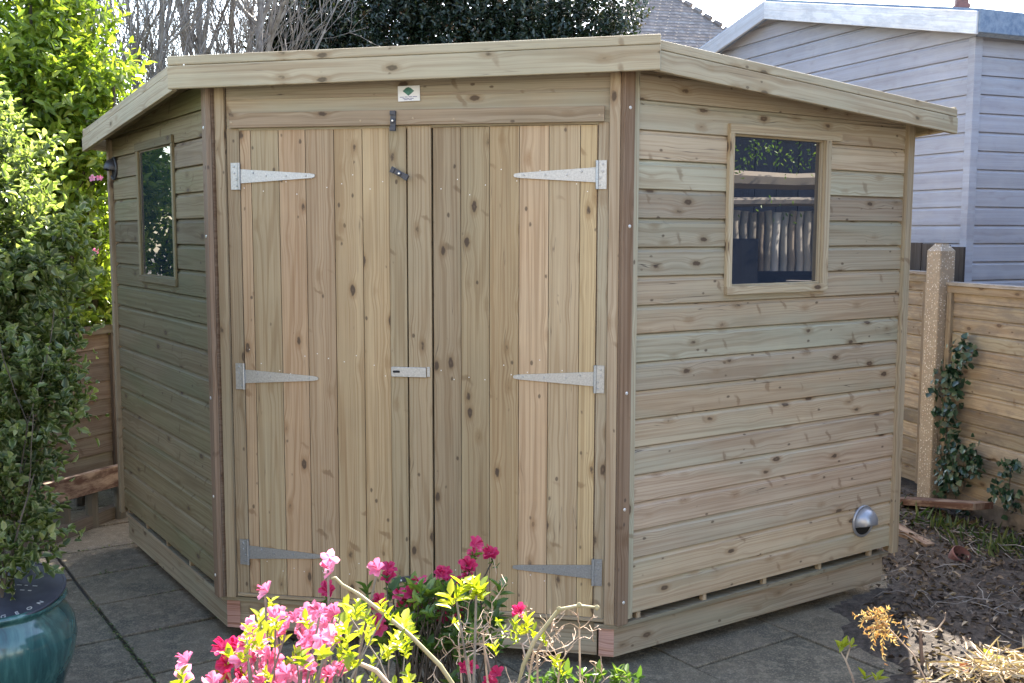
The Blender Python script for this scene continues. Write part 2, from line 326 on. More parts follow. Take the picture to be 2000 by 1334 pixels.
        if bevel:
            bv = o.modifiers.new('bevel', 'BEVEL'); bv.width = bevel; bv.segments = 2; bv.limit_method = 'ANGLE'; bv.angle_limit = math.radians(50)
            bv.harden_normals = False
        return o

def tag(o, label=None, cat=None, group=None, kind=None):
    if label: o['label'] = label
    if cat: o['category'] = cat
    if group: o['group'] = group
    if kind: o['kind'] = kind
    return o
def thing(name, label, cat, loc=(0, 0, 0), group=None):
    o = bpy.data.objects.new(name, None); scene.collection.objects.link(o); o.empty_display_size = .1
    return tag(o, label, cat, group)

# leaves: one mesh, two folded quads per leaf
def leaves(name, P, D, Nn, L, Wd, mat, parent=None, fold=.25, curl=.15, bid=None, blunt=.75, k1=.35, k2=.72):
    P = np.asarray(P, float); n = len(P); D = np.asarray(D, float); D /= np.linalg.norm(D, axis=1)[:, None]+1e-9
    Nn = np.asarray(Nn, float); S = np.cross(D, Nn); S /= np.linalg.norm(S, axis=1)[:, None]+1e-9; Nn = np.cross(S, D)
    L = np.broadcast_to(L, n)[:, None]; Wd = np.broadcast_to(Wd, n)[:, None]/2
    b0 = P; tip = P + D*L - Nn*L*curl
    l1 = P + D*L*k1 - S*Wd + Nn*Wd*fold*2; l2 = P + D*L*k2 - S*Wd*blunt + Nn*(Wd*fold*1.6 - L*curl*.5)
    r1 = P + D*L*k1 + S*Wd + Nn*Wd*fold*2; r2 = P + D*L*k2 + S*Wd*blunt + Nn*(Wd*fold*1.6 - L*curl*.5)
    V = np.stack([b0, l1, l2, tip, r2, r1], 1).reshape(-1, 3)
    i = np.arange(n)[:, None]*6; Fc = np.concatenate([i+np.array([0, 3, 2, 1]), i+np.array([0, 5, 4, 3])], 1).reshape(-1)
    me = bpy.data.meshes.new(name); me.vertices.add(len(V)); me.vertices.foreach_set('co', V.ravel().astype(np.float32))
    me.loops.add(len(Fc)); me.loops.foreach_set('vertex_index', Fc.astype(np.int32)); me.polygons.add(2*n)
    me.polygons.foreach_set('loop_start', (np.arange(2*n)*4).astype(np.int32)); me.polygons.foreach_set('loop_total', np.full(2*n, 4, np.int32))
    me.materials.append(mat); me.update(calc_edges=True)
    uv = me.uv_layers.new(name='UVMap'); q = np.tile(np.array([[0, 0], [0, 1], [-1, .7], [-1, .3], [0, 0], [1, .3], [1, .7], [0, 1]], np.float32), (n, 1)); uv.data.foreach_set('uv', q.ravel())
    if bid is None: bid = rng.random(n)
    at = me.attributes.new('bid', 'FLOAT', 'FACE'); at.data.foreach_set('value', np.repeat(bid, 2).astype(np.float32))
    o = bpy.data.objects.new(name, me); scene.collection.objects.link(o)
    if parent: o.parent = parent
    return o

def unit(n): v = rng.normal(size=(n, 3)); return v/np.linalg.norm(v, axis=1)[:, None]
def sprigs(bases, dirs, per=10, slen=.2, lf=.05, wd=.022, jitter=.35, out=None):
    """leaf positions along little shoots: returns P, D, N, L"""
    n = len(bases); Ps, Ds, Ns, Ls, Bs = [], [], [], [], []
    dirs = dirs/np.linalg.norm(dirs, axis=1)[:, None]
    side = np.cross(dirs, unit(n)); side /= np.linalg.norm(side, axis=1)[:, None]+1e-9; third = np.cross(dirs, side)
    sb = rng.random(n)
    for k in range(per):
        t = (k+.5)/per; a = k*2.4 + rng.random(n)*.6
        rad = side*np.cos(a)[:, None] + third*np.sin(a)[:, None]
        Ps.append(bases + dirs*(slen*t*(.7+.6*rng.random(n)))[:, None])
        d = rad*(1.0-.45*t) + dirs*(.35+.75*t) + unit(n)*jitter; Ds.append(d)
        Ns.append(dirs*1.0 - rad*.3 + np.array([0, 0, .5]) + unit(n)*jitter*.8); Ls.append(lf*(.65+.6*rng.random(n))*(1.05-.35*t)); Bs.append(np.clip(sb*.6+t*.25+rng.random(n)*.25, 0, 1))
    P, D, N = map(np.concatenate, (Ps, Ds, Ns)); L = np.concatenate(Ls); return P, D, N, L, L*wd/lf, np.concatenate(Bs)
def blob_points(blobs, n, shell=.55):
    """blobs: (centre, radii). points mostly near the surface, with outward directions"""
    vol = np.array([b[1][0]*b[1][1]*b[1][2] for b in blobs])**(2/3); idx = rng.choice(len(blobs), n, p=vol/vol.sum())
    C_ = np.array([tuple(b[0]) for b in blobs])[idx]; R_ = np.array([b[1] for b in blobs])[idx]
    d = unit(n); r = shell + (1-shell)*rng.random(n)**.7
    wob = 1 + .18*np.sin(d[:, 0]*7+C_[:, 0]*9)*np.cos(d[:, 2]*6+C_[:, 2]*5)
    return C_ + d*R_*(r*wob)[:, None], d
def branch_tree(mb, p, d, length, rad, depth, spread=.5, kids=3, up=.15, seg=5, wig=.12, minr=.002, sides=5):
    p = Vector(p); d = Vector(d).normalized(); pts = [p]; rs = [rad]
    for i in range(seg):
        d = (d + Vector(rng.normal(size=3)*wig) + Vector((0, 0, up*.3))).normalized(); p = p + d*(length/seg); pts.append(p); rs.append(max(minr, rad*(1-.62*(i+1)/seg)))
    mb.tube(pts, rs, sides if rad > .01 else 3, cap=False, bid=random.random())
    if depth <= 0: return
    for k in range(kids):
        i = random.randint(max(1, seg//3), seg); q = pts[i]; dd = (pts[i]-pts[i-1]).normalized()
        a = (Vector(rng.normal(size=3))).normalized(); nd = (dd + a*spread + Vector((0, 0, up))).normalized()
        branch_tree(mb, q, nd, length*random.uniform(.5, .75), max(minr, rs[i]*random.uniform(.55, .75)), depth-1, spread, kids, up, max(3, seg-1), wig*1.15, minr, sides)

# ================================================================ THE SHED
import bmesh
W2 = .8263; ZB = .217; PITCH = .11
RA, RB_, RC = 2.3773, .0128, -.1078                     # roof top plane z = RA + RB*x + RC*y
def roof_z(x, y): return RA + RB_*x + RC*y
WALLS = {'R': (Vector((W2, 0, 0)), Vector((H, H, 0)), Vector((H, -H, 0))), 'L': (Vector((-W2, 0, 0)), Vector((-H, H, 0)), Vector((-H, -H, 0))),
         'F': (Vector((0, 0, 0)), Vector((1, 0, 0)), Vector((0, -1, 0)))}
Z = Vector((0, 0, 1))
def wp(k, s, z, off=0): O, D, N = WALLS[k]; return O + D*s + N*off + Z*z
def clad(mb, k, s0, s1, z0, nb_, pitch=PITCH, opening=None, T=.020, O=None, D=None, N=None, zmax=99):
    if O is None: O, D, N = WALLS[k]
    for i in range(nb_):
        zb = z0 + i*pitch; bid = nb()
        prof = [(-T, zb+.0015), (-.0015, zb+.0015), (0, zb+.004), (0, zb+.83*pitch), (-.0012, zb+.838*pitch), (-.0050, zb+.868*pitch), (-.0080, zb+.905*pitch), (-.0094, zb+.945*pitch), (-.0098, zb+.974*pitch), (-.0175, zb+.976*pitch), (-.0175, zb+pitch+.004)]
        def strip(a, b_, lo, hi):
            for (t0, h0), (t1, h1) in zip(prof, prof[1:]):
                if h1 < lo - 1e-6 or h0 > hi + 1e-6: continue
                if h1 - h0 > 1e-6:
                    q0 = max(0, (lo-h0)/(h1-h0)); q1 = min(1, (hi-h0)/(h1-h0))
                    if q1 <= q0: continue
                else:
                    q0, q1 = 0, 1
                    if h0 < lo - 1e-6: continue
                A0, H0 = t0+(t1-t0)*q0, h0+(h1-h0)*q0; A1, H1 = t0+(t1-t0)*q1, h0+(h1-h0)*q1
                mb.face([O+D*a+N*A0+Z*H0, O+D*b_+N*A0+Z*H0, O+D*b_+N*A1+Z*H1, O+D*a+N*A1+Z*H1], [(a, H0-A0), (b_, H0-A0), (b_, H1-A1), (a, H1-A1)], bid)
        lo, hi = zb-.01, min(zb+pitch+.01, zmax)
        if opening and zb+pitch > opening[2] and zb < opening[3]:
            o0, o1, oz0, oz1 = opening
            strip(s0, o0, lo, hi); strip(o1, s1, lo, hi)
            if zb < oz0: strip(o0, o1, lo, oz0)
            if zb+pitch > oz1: strip(o0, o1, oz1, hi)
        else: strip(s0, s1, lo, hi)
def roof_cut(o, drop):
    me = o.data; bm = bmesh.new(); bm.from_mesh(me); n = Vector((-RB_, -RC, 1)).normalized()
    bmesh.ops.bisect_plane(bm, geom=bm.verts[:]+bm.edges[:]+bm.faces[:], plane_co=Vector((0, 0, RA-drop)), plane_no=n, clear_outer=True)
    bm.to_mesh(me); bm.free()

shed = thing('garden_shed', 'new pressure treated wooden corner shed with double doors and two side windows', 'shed')
LR, LL = 1.69, 1.60
for k, Lw in (('R', LR), ('L', LL)):
    mb = MB(); clad(mb, k, .03, Lw, ZB, 20, opening=(.555, 1.115, 1.485, 2.10) if k == 'R' else (.515, 1.065, 1.490, 2.09))
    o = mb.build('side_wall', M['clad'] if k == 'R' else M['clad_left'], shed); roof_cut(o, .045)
    tag(o, 'greener shaded wall of horizontal boards' if k == 'L' else 'pale wall of horizontal boards')
# hidden back walls
A_ = wp('R', LR, 0); B_ = wp('L', LL, 0); apex = Vector((.11, A_.y+(A_.x-.11), 0))
for P0, P1 in ((A_, apex), (apex, B_)):
    d = (P1-P0); L_ = d.length; d.normalize(); n = Vector((d.y, -d.x, 0)); mb = MB(); clad(mb, None, 0, L_, ZB, 20, O=P0, D=d, N=n)
    roof_cut(mb.build('back_wall', M['clad'], shed), .045)
# header above the doors
mb = MB()
mb.board((-.755, .004, 2.100), (1,0,0), Z, (0,-1,0), 1.528, .128, .004); mb.board((-.755, .004, 2.231), (1,0,0), Z, (0,-1,0), 1.528, .14, .004)
mb.board((-.755, -.003, 2.222), (1,0,0), Z, (0,1,0), 1.528, .012, .008)
tag(mb.build('header_panel', M['clad'], shed, .0015))
mb = MB(); mb.board((-.736, 0, 2.111), (1,0,0), Z, (0,-1,0), 1.488, .058, .02)
for x in (-.725, -.19, .02, .18, .735): mb.dot((x, -.02, 2.128+random.random()*.012), (0,-1,0), .0045)
mb.build('header_batten', M['trim'], shed, .002)
# jambs and corner posts
for sx in (-1, 1):
    mb = MB(); x0 = .730 if sx > 0 else -.756; mb.board((x0, .01, .205), Z, (1,0,0), (0,-1,0), 1.905, .040 if sx > 0 else .052, .012); mb.build('door_jamb', M['trim'], shed, .0015)
    mb = MB(); x0 = .772 if sx > 0 else -.798; mb.board((x0, .0, .19), Z, (1,0,0), (0,-1,0), 2.12, .040, .018)
    o = mb.build('corner_strip', M['trim'], shed, .002)
    k = 'R' if sx > 0 else 'L'; mb = MB(); mb.mat = 0; O, D, N = WALLS[k]
    mb.board(wp(k, -.022, .19, .002), Z, D, N, 2.14, .052, .022)
    o = mb.build('corner_post', M['post'], shed, .003)
    for z in (2.15, 1.72, 1.06, .62, .31): s_ = MB(); s_.dot(wp(k, .004+.006*random.random(), z+random.uniform(-.04, .04), .024), N, .0065, .003); s_.build('screw', M['screw'], shed)
    mb = MB(); mb.board(wp(k, .031, .205, 0), Z, D, N, 2.1, .030, .014); roof_cut(mb.build('corner_batten', M['trim' if sx < 0 else 'clad'], shed, .0015), .05)
    Lw = LR if k == 'R' else LL; mb = MB(); mb.board(wp(k, Lw-.012, .185, -.002), Z, D, N, 2.1, .046, .022); mb.board(wp(k, Lw+.008, .185, -.05), Z, N, D, 2.1, .048, .022)
    roof_cut(mb.build('end_trim', M['trim'], shed, .002), .05)
for sx in (-1, 1):
    k = 'R' if sx > 0 else 'L'; mb = MB(); pts = [wp(k, -.021, 0, .001), wp(k, .035, 0, -.001), wp(k, .035, 0, -.06), Vector((sx*.70, .06, 0)), Vector((sx*.70, .006, 0)), Vector((sx*.80, .006, 0))]
    if sx < 0: pts = pts[::-1]
    mb.prism([(p.x, p.y) for p in pts], (0, 0, .19), (1,0,0), (0,1,0), Z, 2.10); roof_cut(mb.build('corner_core', M['post'], shed), .05)
# floor, sill, bearers, blocks
mb = MB(); mb.board((-.752, .0, .197), (1,0,0), Z, (0,-1,0), 1.545, .013, .014); mb.build('door_sill', M['trim'], shed, .002)
flo = [Vector((-.80, -.004, 0)), Vector((-.755, .0, 0)), Vector((.735, .0, 0)), Vector((.735, -.012, 0)), Vector((.826, -.012, 0)), wp('R', .02, 0, .006), wp('R', LR-.02, 0, .002), Vector((.11, 2.75, 0)), wp('L', LL-.02, 0, -.002), wp('L', .0, 0, -.002)]
mb = MB(); n = len(flo); b0 = .172; b1 = .189
mb.face([p+Z*b1 for p in flo], [(p.x, p.y) for p in flo], .3); mb.face([p+Z*b0 for p in reversed(flo)], [(p.x, p.y) for p in reversed(flo)], .3)
for i in range(n):
    j = (i+1) % n; l = (flo[j]-flo[i]).length; mb.face([flo[i]+Z*b0, flo[j]+Z*b0, flo[j]+Z*b1, flo[i]+Z*b1], [(0,0),(l,0),(l,b1-b0),(0,b1-b0)], nb())
mb.build('floor', M['bearer'], shed)
mb = MB(); mb.board((-.757, .06, .052), (1,0,0), Z, (0,-1,0), 1.50, .117, .045); mb.build('front_bearer', M['bearer'], shed, .002)
for k, Lw in (('R', LR), ('L', LL)):
    O, D, N = WALLS[k]; sg = 1 if k == 'R' else -1
    c0 = Vector((sg*.81, .006, 0)); c1 = Vector((sg*.75, .006, 0)); e = wp(k, Lw-.05, 0, -.006); e2 = e - N*.045; c2 = c1 + D*.06
    mb = MB(); q = [c0, e, e2, c1]; lo, hi = .052, .170; bd = nb()
    for a, b_, mt in ((0, 1, 0), (1, 2, 0), (2, 3, 0), (3, 0, 1)):
        l = (q[b_]-q[a]).length; mb.mat = mt; mb.face([q[a]+Z*lo, q[b_]+Z*lo, q[b_]+Z*hi, q[a]+Z*hi], [(0,0),(l,0),(l,hi-lo),(0,hi-lo)], bd)
    mb.mat = 0; mb.face([p+Z*hi for p in q], [(p.x, p.y) for p in q], bd); mb.face([p+Z*lo for p in reversed(q)], [(p.x, p.y) for p in q], bd)
    mb.build('side_bearer', [M['bearer'], M['endgrain']], shed, .0015)
    for i in range(5):
        s_ = .10 + i*.36; mb = MB(); mb.board(wp(k, s_, .189, -.028), Z, D, N, .03, .022, .02); mb.build('spacer_block', M['trim'], shed, .001)
for x, y in ((.62, .09), (-.55, .09), (.05, .09), (1.1, .55), (1.6, 1.0), (-1.1, .55), (-1.55, 1.0)):
    mb = MB(); mb.box(x-.045, x+.045, y-.03, y+.09, 0, .0515); mb.build('support_block', M['darkwood'], shed, .003)
# black sheets behind the wall slots, standing in for the shade inside
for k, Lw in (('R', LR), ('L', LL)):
    mb = MB(); O, D, N = WALLS[k]; mb.board(wp(k, .03, .190, -.06), D, Z, N, Lw-.06, .05, .005); mb.build('slot_shade_sheet', M['hole'], shed)
mb = MB(); mb.board((-.755, .05, .19), (1,0,0), Z, (0,-1,0), 1.53, 2.0, .01); mb.build('door_shade_sheet', M['hole'], shed)  # black sheet painted for the shade behind the door gaps

# doors
XL = [-.702, -.655, -.538, -.426, -.308, -.192, -.082]; XR = [-.008, .087, .202, .315, .430, .544, .662, .726]
def hinge(parent, x_pin, z, sg, mat):
    """tee hinge: sg=+1 strap runs towards +x"""
    mb = MB(); y = -.004
    L_ = .318; mb.prism([(0, -.028), (L_*.93, -.0095), (L_*.99, -.006), (L_, .0), (L_*.99, .006), (L_*.93, .0095), (0, .028)] if sg > 0 else [(0, .028), (-L_*.93, .0095), (-L_*.99, .006), (-L_, .0), (-L_*.99, -.006), (-L_*.93, -.0095), (0, -.028)], (x_pin, y, z), (1,0,0), Z, (0,-1,0), .003)
    mb.prism([(0, -.053), (-sg*.031, -.053), (-sg*.031, .053), (0, .053)][::sg], (x_pin-sg*.004, y-.002, z), (1,0,0), Z, (0,-1,0), .003)
    mb.tube([(x_pin, y-.006, z-.053), (x_pin, y-.006, z+.053)], [.0058]*2, 10)
    for q in (.06, .115, .2, .285): mb.dot((x_pin+sg*q*.98, y-.003, z+(.012 if q == .06 else 0)), (0,-1,0), .0042)
    for dz in (-.038, -.012, .012, .038): mb.dot((x_pin-sg*(.016+.005*(1 if dz > 0 else -1)), y-.005, z+dz), (0,-1,0), .0042)
    o = mb.build('hinge', mat, parent); return o
def door(xs, xend, label, proud):
    mb = MB(); xs2 = xs + [xend]
    for i, (a, b_) in enumerate(zip(xs2, xs2[1:])):
        pr = .007 if i == proud else 0; bid = nb(); g_ = .0012
        z0, z1 = .210, 2.104 + (.004 if i == proud else 0)
        xa, xb = a+g_, b_-g_
        if i == proud+ (1 if proud == 0 else 99): xa += .005
        mb.board((xa, .016-.0, z0), Z, (1,0,0), (0,-1,0), z1-z0, xb-xa, .016+pr, bid)
    o = mb.build('door', M['door'], shed, .0018); 
    first = None
    for zc in (1.895, 1.18, .36):
        for x in np.arange(xs2[0]+.03, xs2[-1]-.01, .056):
            if first is None: nm = MB(); nm.dot((0, 0, 0), (0,-1,0), .0021, .0008); first = n_ = nm.build('nail', M['screw'], o)
            else: n_ = first.copy(); scene.collection.objects.link(n_); n_.parent = o
            n_.location = (x+random.uniform(-.018, .018), -.0002, zc+random.uniform(-.05, .05))
    return o
dl = door(XL, -.012, '', 6); dr = door(XR[:], .728, '', 0)
for z in (1.922, 1.118, .385): hinge(dl, -.703, z, 1, M['galv'])
for z in (1.917, 1.148, .393): hinge(dr, .727, z, -1, M['galv'])
def button(x, z, ang, parent, y=-.0205, L_=.076):
    a = Vector((math.sin(ang), 0, math.cos(ang))); b_ = Vector((math.cos(ang), 0, -math.sin(ang))); N = Vector((0, -1, 0)); c = Vector((x, y, z)); mb = MB()
    mb.board(c - a*L_/2 - b_*.0105, a, b_, N, L_, .021, .009); 
    for s_ in (-1, 1): mb.board(c + a*(s_*(L_/2-.008)) - a*.008 - b_*.0115 + N*.009, a, b_, N, .016, .023, .005)
    mb.lathe(c+N*.009, N, [(.0095, 0), (.0095, .004), (.006, .005), (.0001, .005)], 16)
    o = mb.build('turn_button', M['plastic'], parent, .0015); s_ = MB(); s_.dot(c+N*.0145, N, .0042, .002); s_.build('screw', M['screw'], o); return o
button(-.0575, 2.126, 0.02, shed); button(-.032, 1.926, math.radians(118), dl, -.0245); button(-.037, .3195, math.radians(78), dl, -.0245)
mb = MB(); mb.board((-.076, -.009, 1.136), (1,0,0), Z, (0,-1,0), .140, .039, .006); mb.board((.067, -.002, 1.138), (1,0,0), Z, (0,-1,0), .012, .039, .010); mb.board((-.080, -.007, 1.139), (1,0,0), Z, (0,-1,0), .006, .034, .004)
hs = mb.build('hasp', M['galv'], shed, .0012); mb = MB(); mb.lathe((-.0575, -.0152, 1.1555), (0,-1,0), [(.001, 0), (.001, .001)], 8)
mb.prism([(-.014, -.0025), (-.012, -.0045), (.012, -.0045), (.014, -.0025), (.014, .0025), (.012, .0045), (-.012, .0045), (-.014, .0025)], (-.056, -.0152, 1.1565), (1,0,0), Z, (0,-1,0), .0015); mb.build('slot', M['hole'], hs)
# plaque with the green diamond emblem and its illegible small print
mb = MB(); mb.board((-.0425, -.004, 2.2005), (1,0,.02), (-.02,0,1), (0,-1,0), .087, .058, .003); pl = mb.build('plaque', M['white'], shed, .0008)
mb = MB(); mb.prism([(-.023, 0), (-.010, .011), (0, .015), (.010, .011), (.023, 0), (0, -.018)], (-.001, -.0072, 2.2395), (1,0,0), Z, (0,-1,0), .0006); mb.build('emblem', M['green_ink'], pl)
mb = MB()
for a, b_, z in ((-.035, -.019, 2.2165), (-.016, -.004, 2.217), (-.001, .013, 2.2175), (.016, .033, 2.218), (-.024, -.012, 2.211), (-.010, .003, 2.211), (.006, .020, 2.2115), (-.018, -.004, 2.207), (-.001, .012, 2.2072)):
    mb.board((a, -.0073, z-.001), (1,0,0), Z, (0,-1,0), b_-a, .0022, .0004)
mb.build('small_print', M['ink'], pl)

# windows
def window(k, s0, s1, z0, z1, mat, head_over):
    O, D, N = WALLS[k]; mb = MB(); t = .019 if k == 'R' else .012; w_ = .034
    mb.board(wp(k, s0-.026, z1, .001), D, Z, N, s1-s0+.026+head_over, .038, t)
    mb.board(wp(k, s0-.026, z0-.032, .001), D, Z, N, s1-s0+.026+w_, .032, t)
    mb.board(wp(k, s0-.026, z0, .001), Z, D, N, z1-z0, .026, t-.002)
    mb.board(wp(k, s1, z0, .001), Z, D, N, z1-z0, w_, t-.002)
    # reveal lining
    mb.board(wp(k, s0, z0, -.03), Z, D, N, z1-z0, .006, .030); mb.board(wp(k, s1-.012, z0, -.03), Z, D, N, z1-z0, .012, .030)
    mb.board(wp(k, s0+.006, z0, -.03), D, Z, N, s1-s0-.018, .008, .030); mb.board(wp(k, s0+.006, z1-.008, -.03), D, Z, N, s1-s0-.018, .008, .030)
    fr = tag(mb.build('window', mat, shed, .002)); p = MB(); a = wp(k, s0+.004, z0+.006, -.014 if k == 'R' else -.004)
    p.board(a, D, Z, N, s1-s0-.012, z1-z0-.012, .003); p.build('pane', M['glass'], fr); return fr
window('R', .558, 1.112, 1.487, 2.098, M['pale'], .10)
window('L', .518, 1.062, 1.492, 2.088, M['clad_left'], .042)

# roof: boards, felt, fascias
RP = [Vector((-.903, -.075, 0)), Vector((.924, -.075, 0)), Vector((2.213, 1.214, 0)), Vector((.139, 3.29, 0)), Vector((-2.065, 1.087, 0))]
def slab(name, pts, lo, hi, mat, parent):
    mb = MB(); T_ = [Vector((p.x, p.y, roof_z(p.x, p.y)+hi)) for p in pts]; B2 = [Vector((p.x, p.y, roof_z(p.x, p.y)+lo)) for p in pts]
    mb.face(T_, [(p.x, p.y) for p in pts], .3); mb.face(B2[::-1], [(p.x, p.y) for p in pts[::-1]], .3)
    for i in range(len(pts)):
        j = (i+1) % len(pts); mb.face([B2[i], B2[j], T_[j], T_[i]], [(0,0),(1,0),(1,.02),(0,.02)], .3)
    return mb.build(name, mat, parent)
roof = slab('roof', RP, -.045, -.025, M['clad_left'], shed)
slab('roof_felt', RP, -.0248, -.018, M['felt'], roof)
def fascia(P0, P1, N, h=.118, dz=0):
    a = Vector((P0.x, P0.y, roof_z(P0.x, P0.y)+dz)); b_ = Vector((P1.x, P1.y, roof_z(P1.x, P1.y)+dz)); A = (b_-a); L_ = A.length; A.normalize(); mb = MB()
    bd = nb(); mb.board(a - Z*h, A, Z, N, L_, h-.034, .022, bd); mb.board(a - Z*.0305, A, Z, N, L_, .0345, .017, bd); mb.board(a - Z*(h-.01), A, Z, N, L_, h-.02, .010, bd)
    return mb.build('fascia', M['fascia'], roof, .003)
fascia(Vector((-.952, -.076, 0)), Vector((.958, -.076, 0)), Vector((0, -1, 0)), .122, .005)
f1 = fascia(wp('R', .018, 0, .125), wp('R', 1.855, 0, .125), WALLS['R'][2], .108, -.010)
fascia(wp('L', .05, 0, .110), wp('L', 1.665, 0, .110), WALLS['L'][2], .106, -.008)
for a_, b_ in ((Vector((2.225, 1.215, 0)), Vector((.139, 3.30, 0))), (Vector((.139, 3.30, 0)), Vector((-2.09, 1.09, 0)))):
    d = (b_-a_).normalized(); fascia(a_, b_, Vector((d.y, -d.x, 0)), .10)
for x in (-.88, -.62, -.2, .15, .55, .88): s_ = MB(); s_.dot((x, -.0965, 2.335+random.uniform(-.01, .02)), (0,-1,0), .0032, .001); s_.build('screw', M['screw'], roof)

# cowl vents
def vent(k, s, z, r, mat):
    O, D, N = WALLS[k]; c = wp(k, s, z, .002); mb = MB()
    mb.lathe(c, N, [(r*1.02, 0), (r*1.02, .006), (r*.93, .011), (r*.90, .006), (r*.86, .006)], 40)
    v = mb.build('vent', mat, shed, smooth=True); v.data.polygons.foreach_set('use_smooth', [True]*len(v.data.polygons))
    bm = bmesh.new(); bmesh.ops.create_uvsphere(bm, u_segments=48, v_segments=24, radius=r*.88)
    up = Z; Mx = Matrix((D, N, up)).transposed()
    for q in bm.verts: q.co = c + Mx @ Vector((q.co.x, q.co.y*1.02, q.co.z))
    g_ = lambda: bm.verts[:]+bm.edges[:]+bm.faces[:]
    bmesh.ops.bisect_plane(bm, geom=g_(), plane_co=c+N*.003, plane_no=-N, clear_outer=True)
    bmesh.ops.bisect_plane(bm, geom=g_(), plane_co=c - Z*r*.30, plane_no=(-Z*1.0 + N*.25).normalized(), clear_outer=True)
    me = bpy.data.meshes.new('hood'); bm.to_mesh(me); bm.free(); me.polygons.foreach_set('use_smooth', [True]*len(me.polygons)); me.materials.append(mat)
    o = bpy.data.objects.new('hood', me); scene.collection.objects.link(o); o.parent = v
    so = o.modifiers.new('solid', 'SOLIDIFY'); so.thickness = .003
    h_ = MB(); h_.lathe(c+N*.0035, N, [(r*.86, 0), (.0001, 0)], 32); h_.build('duct', M['hole'], v)
    return v
vent('R', 1.472, .372, .074, M['silver']); vent('L', 1.545, 2.03, .060, M['blackvent'])

# ================================================================ THE GROUND
def struct(o): o['kind'] = 'structure'; return o
mb = MB(); mb.face([(-80, -40, -.02), (80, -40, -.02), (80, 300, -.02), (-80, 300, -.02)]); struct(mb.build('ground', M['lawn']))
# paving: slabs laid at 45 degrees, each a little different in height
mb = MB(); e1 = Vector((H, -H, 0)); e2 = Vector((H, H, 0))
cuts = [-2.35, -1.75, -1.15, -.55, .05, .65, 1.25, 1.85, 2.45]   # distance along e2 of the long joints, joint through x+y=-1.33 -> -.94
cuts = [-.94+.6*i for i in range(-3, 8)]
for i in range(len(cuts)-1):
    off = 0.0 if i <= 3 else (0.0 if i % 2 else .225)
    for j in range(-9, 9):
        a0 = cuts[i]; b0 = -1.745 + .45*j - off + .45*2; g_ = .009
        c = e1*(b0+.225) + e2*(a0+.3)
        if c.y > 3.6 or c.y < -1.6 or c.x > 2.75 or c.x < -3.6: continue
        z = random.uniform(-.0035, .0035); g_ = .008 if c.x < .3 else .0035; O = e1*(b0+g_) + e2*(a0+g_) + Z*(-.04+z)
        tl = Vector((random.uniform(-.004, .004), random.uniform(-.004, .004), 1)).normalized()
        mb.board(O, e1, e2, tl, .45-2*g_, .6-2*g_, .04, random.random())
struct(mb.build('paving', M['paving'], None, .004))
# bed of bare soil: right of the shed and in front, as one rough sheet
def rough_sheet(name, poly_fn, x0, x1, y0, y1, nx, ny, zf, mat):
    xs = np.linspace(x0, x1, nx); ys = np.linspace(y0, y1, ny); V = []; idx = -np.ones((nx, ny), int); Fs = []
    for i, x in enumerate(xs):
        for j, y in enumerate(ys):
            if poly_fn(x, y): idx[i, j] = len(V); V.append((x, y, zf(x, y)))
    for i in range(nx-1):
        for j in range(ny-1):
            q = (idx[i, j], idx[i+1, j], idx[i+1, j+1], idx[i, j+1])
            if min(q) >= 0: Fs.append(tuple(int(t) for t in q))
    me = bpy.data.meshes.new(name); me.from_pydata(V, [], Fs); me.polygons.foreach_set('use_smooth', [True]*len(Fs)); me.materials.append(mat)
    o = bpy.data.objects.new(name, me); scene.collection.objects.link(o); return o
def lump(x, y): return .5*math.sin(x*9+y*4)+.5*math.sin(y*11-x*6+1)+.4*math.sin(x*23+2)*math.sin(y*19)+.3*math.sin(x*41+y*37)
def soil_edge(x, y): return (x - (1.84+.06*math.sin(y*7)) + .30*max(0, y-.9)*0) 
def soil_in(x, y):
    if y > 1.25+ (x-2.05): return x > 2.02 and y < 5
    return soil_edge(x, y) > -.12
def soil_z(x, y): return max(-.03, min(1, (soil_edge(x, y)+.12)/.35))*.045 + .012*lump(x, y) - .004
soil = struct(rough_sheet('soil', soil_in, 1.65, 5.2, -2.5, 4.9, 120, 190, soil_z, M['soil']))
soil2 = struct(rough_sheet('flower_bed', lambda x, y: y < -.62+.1*math.sin(x*5) and True, -3.2, 3.2, -4.2, -.5, 110, 80, lambda x, y: min(1, (-.52-y)/.3)*.05+.015*lump(x, y), M['soil']))

# ---------------------------------------------------------------- leaf litter, debris (uncountable)
def soil_height(x, y): return soil_z(x, y)
n = 7500; X = np.concatenate([rng.uniform(1.85, 4.2, n)]); Y = rng.uniform(-.6, 3.0, n)
keep = [(soil_in(a, b_) and soil_edge(a, b_) > -.05+.12*random.random()) for a, b_ in zip(X, Y)]; X, Y = X[keep], Y[keep]; n = len(X)
Pz = np.array([soil_height(a, b_) for a, b_ in zip(X, Y)]) + .004 + .02*rng.random(n)
D = np.stack([rng.normal(size=n), rng.normal(size=n), .25*rng.normal(size=n)], 1); Nn = np.stack([.5*rng.normal(size=n), .5*rng.normal(size=n), np.ones(n)], 1)
tag(leaves('leaf_litter', np.stack([X, Y, Pz], 1), D, Nn, .018+.04*rng.random(n)**2, .010+.018*rng.random(n)**2, M['litter'], None, .3, .3), kind='stuff')
